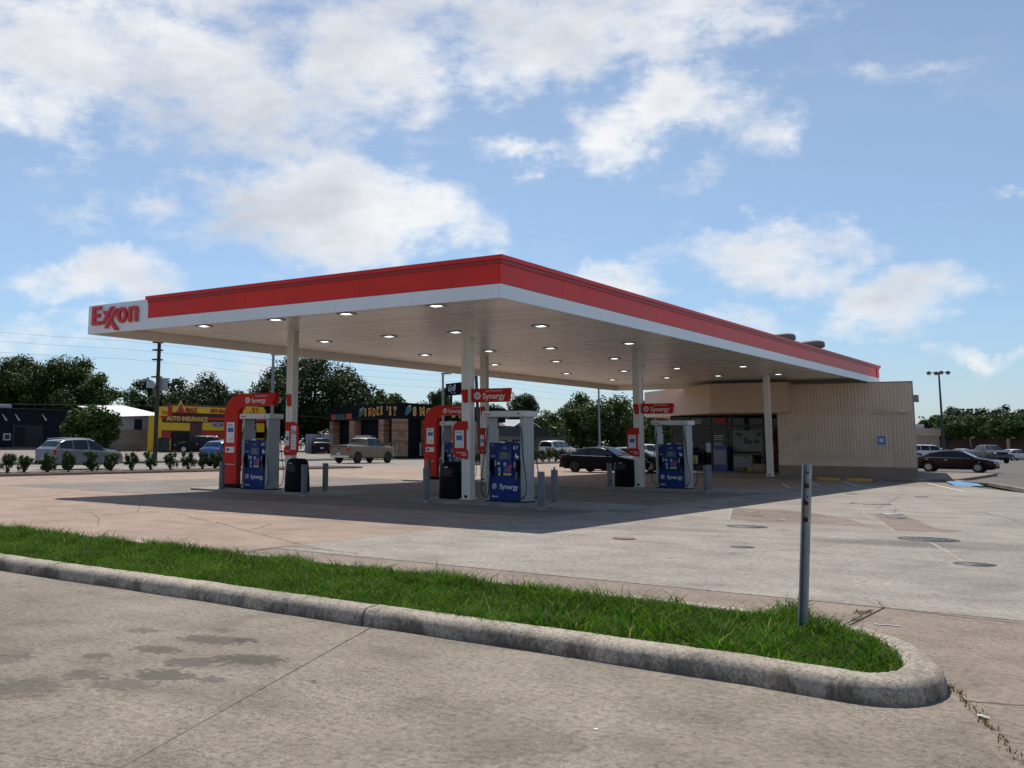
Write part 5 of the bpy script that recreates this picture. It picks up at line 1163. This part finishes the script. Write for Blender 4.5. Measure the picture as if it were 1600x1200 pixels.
def floodpole(px, dist, ytop, hd, label, n=4, s=1.0):
    x, y = far(px, dist); zt = zat(px, ytop, x, y); t = empty('flood_light_pole', (x, y, -.02), 0, label, 'light pole', 'tall parking lot floodlights')
    d = ray(px, 600); rx_ = Vector((d[1], -d[0], 0)).normalized()
    MB().cyl(0, 0, 0, .8, .3, n=16).build('footing', MT['kerbfar'], t); MB().cyl(0, 0, .8, zt, .16*s, .09*s, 12).build('pole', mat('pole_black', (.02, .022, .028), .5), t)
    for k, (u, v) in enumerate(((-1.05, 0), (-.30, .55), (.25, -.55), (.95, 0))[:n]):
        c = rx_*u*s+Vector((-rx_.y, rx_.x, 0))*v*s
        b = MB().tube([(0, 0, zt-.05), (c.x, c.y, zt-.05)], .04*s, 6); b.lathe([(.10*s, zt+.12*s), (.26*s, zt-.02), (.30*s, zt-.12*s), (.0, zt-.12*s)], (c.x, c.y, 0), n=14); b.build('floodlight', MT['dark'], t)
        MB().lathe([(.22*s, zt-.125*s), (.20*s, zt-.30*s), (.0, zt-.34*s)], (c.x, c.y, 0), n=12).build('bowl', MT['decalg'], t)
floodpole(1474, 118, 581, 0, 'tall black pole with four round floodlights in the asphalt lot', s=.85); floodpole(1519, 330, 639, 0, 'distant pole with a row of floodlights above the far trees', s=1.6); floodpole(1446, 300, 651, 0, 'distant thin pale pole above the beige roof beyond the store', n=2)
# ================================================================== buildings across the street
def facade(name, label, pxa, pxb, X, ytop, z0=HZ, depth=12, m=None, cat='building', par='wall', skew=0):
    ya, yb = onX(pxa, X), onX(pxb, X); zt = zat((pxa+pxb)/2, ytop, X, (ya+yb)/2)-z0
    t = empty(name, (X, (ya+yb)/2, z0), 0, label, cat); hw = (yb-ya)/2
    MB().prism([(0, -hw), (0, hw), (-depth, hw), (-depth, -hw+skew)], -.2, zt).build(par, m, t); return t, hw, zt
def onf(t, px, py):                                   # pixel -> (local y, local z) on a facade plane
    X = t.location.x; yv = onX(px, X, py); return yv-t.location.y, zat(px, py, X, yv)-t.location.z
def panel(t, q0, q1, m, name, out=.05, parent=None):
    (ya, za), (yb, zb) = onf(t, *q0), onf(t, *q1); o = .003+out
    return MB().box(-.02, o, min(ya, yb), max(ya, yb), min(za, zb), max(za, zb)).build(name, m, parent or t)
def ftext(t, s, q, size_px, m, name='lettering', out=.08, **kw):
    y, z = onf(t, *q); d = math.hypot(t.location.x-CAM[0], t.location.y-CAM[1]); size = size_px/CF*d
    return text(name, s, size, m, t, (out, y, z), (PI/2, 0, PI/2), ext=.01, **kw)
MT['navy'] = mat('navy_wall', (.010, .014, .021), .75, var=.15, vscale=1.5, spec=.15); MT['navy2'] = mat('navy_trim', (.020, .028, .038), .5); MT['awhite'] = mat('roof_unit', (.5, .5, .5), .6)
MT['insy'] = mat('insurance_yellow', (.80, .50, .02), .6, var=.08, vscale=1); MT['insr'] = mat('insurance_red', (.46, .030, .022), .6, var=.1, vscale=1); MT['insd'] = mat('brown_wall', (.10, .05, .04), .8, var=.3, vscale=4); MT['insty'] = mat('letter_yellow', (.72, .55, .16), .6)
t, hw, zt = facade('navy_building', 'long navy-black flat-roofed building with one wide window', -260, 104, -91, 636, m=MT['navy'])
MB().box(-12.2, .25, -hw-.2, hw+.2, zt, zt+.12).build('roof_edge', MT['navy2'], t)
panel(t, (20, 664), (65, 699), MT['navy2'], 'window_frame', .06); panel(t, (23, 667), (63, 696), MT['glass'], 'window', .09)
panel(t, (5, 677), (16, 688), MT['awhite'], 'notice_board', .05); panel(t, (7, 679), (14, 686), MT['navy2'], 'notice', .08); panel(t, (-40, 699), (104, 703), MT['kerbfar'], 'plinth', .3)
for px in (6, 26, 68):
    y, z = onf(t, px, 655); MB().tube([(.05, y-.25, z+.55), (.35, y, z), (.4, y+.1, z-.15)], [.05, .10, .12], 8).build('wall_lamp', MT['awhite'], t)
y, z = onf(t, 16, 634); MB().bbox(-4, -2, y-1.6, y+1.5, zt+.1, zt+.55, .05).build('rooftop_unit', MT['awhite'], t)
t, hw, zt = facade('white_shed', 'small white shed with a metal roof behind the grey fence', 186, 250, -82, 651, m=MT['awhite'], depth=7)
MB().add([(.4, -hw-.3, zt-.05), (.4, hw+.3, zt+.25), (-7.4, hw+.3, zt+1.5), (-7.4, -hw-.3, zt+1.2), (.4, -hw-.3, zt-.15), (.4, hw+.3, zt+.15), (-7.4, hw+.3, zt+1.4), (-7.4, -hw-.3, zt+1.1)], [(0, 1, 2, 3), (4, 7, 6, 5), (0, 4, 5, 1), (1, 5, 6, 2), (2, 6, 7, 3), (3, 7, 4, 0)]).build('roof', mat('tin_roof', (.55, .56, .56), .4, metal=.3), t)
panel(t, (210, 655), (221, 680), MT['navy2'], 'door', .05)
MT['fence'] = mat('fence_board', (.27, .24, .21), .85, var=.2, vscale=3, bump=.2, bscale=8)
fx = -76; ya, yb = onX(160, fx), onX(226, fx); zt = zat(190, 671, fx, (ya+yb)/2)-HZ
fn = empty('board_fence', (fx, ya, HZ), 0, 'tall grey board fence between the navy and yellow buildings', 'fence')
k = 0; y = 0
fb = MB().box(-.03, .03, 0, .21, 0, zt); me0 = None
while y < yb-ya:
    o = fb.build('board', MT['fence'], fn) if me0 is None else place('board', me0, fn); me0 = o.data; o.location = (random.uniform(-.015, .015), y, random.uniform(-.03, .03)); y += .22
MB().box(-.10, -.04, 0, yb-ya, .4, .5).box(-.10, -.04, 0, yb-ya, zt-.6, zt-.5).build('rail', MT['fence'], fn)
t, hw, zt = facade('insurance_building', 'low red and yellow insurance office with a big sign band', 252, 412, -71.5, 634, m=MT['insd'], depth=10, skew=8.6)
panel(t, (266, 634), (412, 649.5), MT['insy'], 'upper_sign_band', .30); panel(t, (252, 649.7), (412, 659), MT['insr'], 'lower_sign_band', .28); panel(t, (247, 635), (258, 650), MT['insy'], 'corner_sign', .36); panel(t, (258.3, 634), (265.7, 653), MT['insr'], 'sign_divider', .34)
ftext(t, 'An', (249, 647), 9, MT['insr'], out=.40); 
y0, z0_ = onf(t, 272, 645); y1, z1_ = onf(t, 279, 629.5); y2, _ = onf(t, 286, 645)
for s_, nm_ in ((y0, 'roof_logo'), (y2, 'roof_logo')):
    k_ = 1 if s_ < y1 else -1
    for (o0, o1, dz_, ww, mm) in ((.325, .345, .32, .75, MT['insty']), (.346, .37, 0, .62, MT['insr'])):
        q = [(s_, z0_+dz_*.6), (s_+k_*ww, z0_+dz_*.6), (y1, z1_-.85+dz_), (y1, z1_+dz_)]
        if k_ < 0: q = q[::-1]
        MB().add([(o1, a_, b_) for a_, b_ in q]+[(o0, a_, b_) for a_, b_ in q], [(0, 1, 2, 3), (7, 6, 5, 4), (0, 4, 5, 1), (1, 5, 6, 2), (2, 6, 7, 3), (3, 7, 4, 0)]).build(nm_, mm, t)

ftext(t, 'MAX', (286.5, 644.5), 10.5, MT['insr'], out=.36, bold=.03, spacing=1.1); panel(t, (287, 645.2), (306, 646), MT['insr'], 'underline', .32); ftext(t, '409-866-1032', (325, 645), 9.5, MT['insr'], out=.36, bold=.015)
ftext(t, 'AUTO INSURANCE', (257, 657), 9.4, MT['insty'], out=.34, bold=.018); ftext(t, '$', (387, 646), 5, MT['insr'], out=.36); ftext(t, '32', (389, 649), 17, MT['insr'], out=.36, bold=.02); panel(t, (383.5, 635), (409, 651), MT['insy'], 'price_panel', .325)
for (a, b_, m, nm) in (((253, 660), (296, 673), 'insy', 'yellow_wall'), ((316, 660), (356, 673), 'insy', 'yellow_wall'), ((356, 660), (412, 690), 'insy', 'yellow_wall'), ((253, 673.5), (266, 685), 'insr', 'red_band'), ((315, 673.5), (412, 685), 'insr', 'red_band'), ((253, 685.5), (266, 704), 'insy', 'yellow_wall'), ((345, 685.5), (412, 704), 'insy', 'yellow_wall')): panel(t, a, b_, MT[m], nm, .05)
panel(t, (267, 674), (294, 703), MT['glass'], 'shop_window', .04); panel(t, (297, 661), (314, 703), MT['insd'], 'door', .06); panel(t, (315, 686), (344, 702), MT['glass'], 'shop_window', .04); panel(t, (329.5, 659.5), (356, 668.5), MT['awhite'], 'banner', .14); ftext(t, 'NOW OPEN', (330.5, 667), 9, mat('letter_brown', (.12, .02, .02), .6), out=.16, bold=.01)
MB().box(-1.6, .0, -hw-.45, -hw-.02, -.2, zt-1.3).build('side_post', MT['insy'], t)
dm = empty('dumpster_bin', (-69.5, onX(256, -69.5), HZ), 0, 'dark green wheeled bin beside the insurance office', 'bin'); MB().bbox(-.4, .4, -.45, .45, .08, 1.35, .05).build('body', mat('bin_green', (.012, .03, .025), .5), dm); MB().bbox(-.44, .44, -.48, .48, 1.36, 1.45, .03).build('lid', MT['black'], dm)
# light metal fence
fx = -58; ya, yb = onX(478, fx), onX(519, fx); zt = zat(497, 678.5, fx, (ya+yb)/2)-HZ; fn = empty('metal_fence', (fx, ya, HZ), 0, 'pale metal panel fence left of the brick-pillared shop', 'fence')
y = 0; k = 0
while y < yb-ya: MB().box(-.02, .02+.01*(k % 2), y, y+.58, .02, zt).build('fence_panel', MT['awhite'] if k % 3 else mat('fence_pale_blue', (.32, .37, .42), .6), fn); y += .6; k += 1
# brick-pillared shop on the corner
ca, cb, cc = far(622, 97), far(512, 116), far(790, 112)
MT['shopdark'] = mat('shop_black', (.005, .006, .009), .8, var=.2, vscale=2, spec=.1); MT['brick'] = mat('brick_pillar', (.36, .20, .125), .85, var=.28, vscale=5, bump=.3, bscale=12); MT['brick2'] = mat('brick_pillar_b', (.24, .13, .085), .85, var=.28, vscale=5)
shop = empty('smoke_shop', (ca[0], ca[1], HZ), 0, 'black corner shop with brick pillars and yellow-outlined red lettering', 'shop')
rel = [(p[0]-ca[0], p[1]-ca[1]) for p in (cb, ca, cc)]; zr = zat(622, 629, *ca)-HZ; zp = zat(622, 654, *ca)-HZ
back = [(rel[2][0]-9, rel[2][1]+8), (rel[0][0]-10, rel[0][1]+12)]
MB().prism([rel[0], rel[1], rel[2], back[0], back[1]], zp, zr).build('parapet', MT['shopdark'], shop)
def inset(p, d=.9):
    c = ((rel[0][0]+rel[2][0]+back[0][0])/3, (rel[0][1]+rel[2][1]+back[0][1])/3); dx, dy = c[0]-p[0], c[1]-p[1]; l = math.hypot(dx, dy); return (p[0]+dx/l*d, p[1]+dy/l*d)
MB().prism([inset(rel[0]), inset(rel[1]), inset(rel[2]), back[0], back[1]], -.2, zp-.01).build('wall', MT['shopdark'], shop)
def along(i, u): a, b = rel[i], rel[i+1]; return (a[0]+(b[0]-a[0])*u, a[1]+(b[1]-a[1])*u)
def pillar(i, u0, u1):
    (xa, ya), (xb, yb) = along(i, u0), along(i, u1); dx, dy = xb-xa, yb-ya; l = math.hypot(dx, dy); nx, ny = dy/l, -dx/l
    if nx*(CAM[0]-ca[0]-xa)+ny*(CAM[1]-ca[1]-ya) < 0: nx, ny = -nx, -ny
    nc = 14; hb = zp/nc
    for k in range(nc):
        o = .01*(k % 2); MB().prism([(xa-nx*.8, ya-ny*.8), (xb-nx*.8, yb-ny*.8), (xb+nx*(.04+o), yb+ny*(.04+o)), (xa+nx*(.04+o), ya+ny*(.04+o))], k*hb+(.0 if k else -.1), (k+1)*hb-.02).build('brick_course', MT['brick'] if random.random() < .7 else MT['brick2'], shop)
def pu(i, px):
    lo, hi = 0., 1.
    for _ in range(40):
        m_ = (lo+hi)/2; q = along(i, m_); v = np.array([q[0]+ca[0], q[1]+ca[1], 1.65])-CAM; pxm = CPX+CF*(v@_r)/(v@_f)
        if pxm < px: lo = m_
        else: hi = m_
    return lo
for (a, b_) in ((515, 520), (546, 554), (592, 600), (621, 621.9)): pillar(0, pu(0, a), pu(0, b_))
for (a, b_) in ((622.1, 637), (664, 672), (700, 708), (740, 750)): pillar(1, pu(1, a), pu(1, b_))
MT['smk_r'] = mat('letter_red', (.42, .04, .03), .6); MT['smk_y'] = mat('letter_outline', (.78, .66, .14), .6)
def shoptext(i, px0, px1, z, size):
    ua, ub = pu(i, px0), pu(i, px1); (xa, ya), (xb, yb) = along(i, ua), along(i, ub); ang = math.atan2(yb-ya, xb-xa); dx, dy = math.cos(ang), math.sin(ang); nx, ny = dy, -dx; L_ = math.hypot(xb-xa, yb-ya)
    s = "SMOKE 'ET"; wsum = sum(.55 if c in " '" else 1. for c in s); u = 0; rn_ = random.Random(4)
    for c in s:
        cw = (.55 if c in " '" else 1.)*L_/wsum
        if c != ' ':
            dz = rn_.uniform(-.08, .08); tl = rn_.uniform(-.12, .12)
            for (mm, bo, o, nm) in ((MT['smk_y'], .07, .05, 'letter_outline'), (MT['smk_r'], .0, .085, 'letter')):
                text(nm, c, size, mm, shop, (xa+dx*u+nx*o, ya+dy*u+ny*o, z+dz), (PI/2, tl, ang), ext=.01, bold=bo)
        u += cw
shoptext(0, 570, 622, zp+.45, 1.0); shoptext(1, 645, 724, zp+.42, 1.05)
for (i, a, b_, zc) in ((0, 562, 569, zp+.85), (1, 633, 640, zp+.85)):
    (xa, ya), (xb, yb) = along(i, pu(i, a)), along(i, pu(i, b_)); MB().tube([(xa, ya, zc-.5), ((xa+xb)/2+.05, (ya+yb)/2-.05, zc), (xb, yb, zc+.35)], [.12, .35, .2], 8).build('emblem', mat('emblem_teal', (.06, .16, .18), .6), shop)
for (a, b_, m) in ((517, 524, MT['smk_r']), (540, 549, MT['smk_r']), (525, 538, mat('mural_teal', (.03, .07, .075), .6))):
    (xa, ya), (xb, yb) = along(0, pu(0, a)), along(0, pu(0, b_)); MB().prism([(xa, ya), (xb, yb), (xb+.06, yb-.06), (xa+.06, ya-.06)], zp+.15, zp+.75).build('mural_patch', m, shop)
for (i, a) in ((0, 605), (0, 616), (1, 652), (1, 663)):
    x_, y_ = along(i, pu(i, a)); MB().cyl(x_+1.2, y_-1.2, 0, 1.2, .08, n=10).build('door_post', MT['polegrey'], shop)
(xa, ya), (xb, yb) = along(0, pu(0, 567)), along(0, pu(0, 580)); MB().box(min(xa, xb), max(xa, xb), min(ya, yb)-.1, max(ya, yb)-.05, 1.4, 1.9).build('window_sign', MT['decalg'], shop)
# grill sign
gx, gy = far(705, 104); z0_, z1_ = zat(705, 618, gx, gy), zat(705, 599, gx, gy)
gs = empty('grill_sign', (gx, gy, HZ), CYAW+.12, 'black sign board with white script on a dark pole', 'sign')
MB().cyl(0, 0, 0, z0_-HZ+.05, .13, n=10).build('pole', MT['dark'], gs); MB().bbox(-1.05, 2.2, -.12, .12, z0_-HZ, z1_-HZ, .02).build('board', MT['shopdark'], gs)
text('lettering', 'Grill', .95, MT['decalw'], gs, (-.55, -.13, z0_-HZ+.42), ext=.005, shear=.35, bold=.012); text('lettering', 'KITCHEN', .26, MT['decalg'], gs, (.2, -.13, z0_-HZ+.12), ext=.005); text('lettering', 'the', .28, MT['decalg'], gs, (-1.0, -.13, z1_-HZ-.35), ext=.005)
# grey strip building with gables
t, hw, zt = facade('grey_shop_building', 'low grey building with slate fascia, stone pillars and brown gabled roof', 735, 899, -47.5-4, 668, m=mat('pale_wall', (.33, .36, .40), .7, var=.06, vscale=1), depth=11, z0=HZ)
y0, zf = onf(t, 860, 683); MB().box(0, 1.0, -hw-.2, hw+.3, zf, zt).build('fascia', mat('slate_fascia', (.050, .060, .075), .6, var=.12, vscale=3), t)
MB().box(-11, .2, -hw-.1, hw+.2, zt, zt+.1).build('roof_edge', MT['navy2'], t)
ya, _ = onf(t, 735, 660); yb, _ = onf(t, 842, 660); zri = onf(t, 800, 648)[1]
MB().add([(-.5, ya, zt), (-.5, yb, zt), (-5, yb-1.5, zri), (-5, ya, zri), (-9.5, yb, zt), (-9.5, ya, zt)], [(0, 1, 2, 3), (2, 4, 5, 3), (1, 4, 2)]).build('gabled_roof', mat('brown_shingle', (.12, .10, .085), .85, var=.2, vscale=3), t)
yg0, _ = onf(t, 800, 668); yg1, zg1 = onf(t, 819, 655.5); yg2, _ = onf(t, 838, 668)
MB().add([(.3, yg0, zt+.1), (.3, yg2, zt+.1), (.3, yg1, zg1), (-4, yg0, zt+.1), (-4, yg2, zt+.1), (-4, yg1, zg1)], [(0, 1, 2), (0, 2, 5, 3), (1, 4, 5, 2)]).build('gable', mat('gable_grey', (.28, .30, .33), .7), t)
b = MB(); b.tube([(.36, yg0-.4, zt), (.36, yg1, zg1+.12)], .10, 4); b.tube([(.36, yg2+.4, zt), (.36, yg1, zg1+.12)], .10, 4); b.build('gable_trim', MT['awhite'], t)
MT['stone'] = mat('stone_pillar', (.24, .20, .165), .85, var=.45, vscale=3.5, bump=.5, bscale=6)
for (a, b_) in ((739, 747), (769, 778), (827, 837), (890, 899)): panel(t, (a, 684), (b_, 714), MT['stone'], 'stone_pillar', .35)
for (a, b_) in ((779, 792), (800, 812)): panel(t, (a, 687), (b_, 712), MT['insd'], 'door', .05); panel(t, (a+2, 689), (b_-2, 708), MT['glass'], 'door_glass', .08)
# far right
t = empty('beige_building', (*far(1440, 190), 0), CYAW+.9, 'low beige building beyond the store and the parked cars', 'building'); MB().box(-9, 2.5, -1, 9, -.1, 3.4).build('wall', mat('beige_far', (.33, .28, .23), .8), t); MB().box(-9.2, 2.7, -1.3, 9.2, 3.4, 4.6).build('parapet', mat('beige_far2', (.42, .36, .30), .8), t); MB().box(-3.5, .5, 0, 6, 4.6, 5.3).build('roof_unit', MT['awhite'], t)
t = empty('long_arcade_building', (*far(1560, 265), 0), CYAW+.55, 'long low tan building glimpsed behind the lot trees', 'building'); MB().box(-60, 75, 0, 14, -.1, 3.6).build('wall', MT['insd'], t); MB().box(-60.5, 75.5, -2.5, 14.5, 3.6, 5.6).build('fascia', mat('tan_far', (.40, .29, .18), .8), t)
for k in range(18): MB().box(-58+k*7.5, -57.4+k*7.5, -2.3, -1.7, -.1, 3.6).build('post', mat('tan_post', (.36, .27, .18), .8) if k == 0 else bpy.data.materials['tan_post'], t)
# small sign and post details across the street
for px, lb in ((664, 'grey sign pole at the kerb in front of the brick-pillared shop'),): 
    x, y = far(px, 88); MB().cyl(x, y, 0, zat(px, 670, x, y), .05, n=8).build('sign_pole', MT['steel'], None, None, lb, 'pole')
for px, lb in ((1015.5, 'left'), (1019.5, 'right')):
    x, y = far(px, 72); o = MB().lathe([(.06, 0), (.06, 1.0), (.045, 1.02), (0, 1.03)], n=12).build('guard_post', MT['dark'], None, (x, y, 0), 'thin black guard post between the column and the store pump', 'post', 'black guard posts past the store pump')
# ================================================================== trees
TR = [(-70,150,556,90,692,'mid'),(18,150,544,84,694,'mid'),(98,146,550,78,694,'mid'),(160,143,574,56,694,'mid'),(146,106,629,44,700,'light'),(222,150,588,52,696,'dark'),(300,140,580,78,696,'dark'),(356,150,600,40,696,'dark'),(484,128,554,116,698,'dark'),(410,132,596,42,698,'dark'),(590,142,603,46,682,'light'),(690,155,602,36,690,'mid'),(650,190,628,50,692,'mid'),(818,158,594,40,696,'dark'),(770,170,630,54,696,'mid'),(866,165,639,54,704,'mid'),(908,128,619,58,708,'light'),(966,124,612,68,714,'mid'),(1010,135,628,50,714,'mid'),(1052,150,640,40,712,'dark'),
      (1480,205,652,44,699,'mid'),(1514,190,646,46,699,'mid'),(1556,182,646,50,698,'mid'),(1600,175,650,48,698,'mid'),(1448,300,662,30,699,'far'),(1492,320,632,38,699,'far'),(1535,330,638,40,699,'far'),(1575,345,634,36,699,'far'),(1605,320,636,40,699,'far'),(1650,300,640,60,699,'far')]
LB = {'mid': 'broad green tree', 'dark': 'dark evergreen oak', 'light': 'bright green leafy tree', 'far': 'hazy distant tree'}
WHERE = ['rising past the outer end of the navy building', 'tall, behind the end of the navy building nearest its roof unit', 'tall, behind the middle of the navy building', 'behind the gap between navy building and shed', 'low, in front of the grey board fence', 'above the white shed by the utility pole', 'spreading behind the insurance office', 'small, behind the insurance sign band', 'huge, behind the arch sign and first column', 'beside the grey light pole by the arch sign', 'behind the roof of the brick-pillared shop', 'behind the black grill sign', 'low, behind the smoke shop parapet', 'pointed, beyond the flag sign of the nearest pump', 'low, behind the nearest pump header', 'low, behind the grey gabled building', 'beside the grey light pole, over the gabled building', 'largest, behind the black sedan and light pole', 'behind the column in front of the store', 'glimpsed past the store porch', 'by the tall floodlight pole', 'spreading over the silver sedan in the lot', 'spreading over the grey pickup in the lot', 'spreading over the white sedan in the lot', 'above the beige building roof', 'behind the floodlight pole', 'behind the row of lot trees', 'behind the grey pickup and lot trees', 'behind the white sedan', 'at the far end of the lot']
for (px, ds, yt, hw, yb_, tone), wh in zip(TR, WHERE):
    tree(px, ds, yt, hw, yb_-(14 if px > 1440 and tone == 'mid' else 0), tone, LB[tone]+' '+wh, leaf=.38 if ds < 200 else .75, cone=(px == 818), z0=None if px < 1400 else 0, group='trees in the lot beyond the store' if px > 1400 else 'trees behind the street buildings')
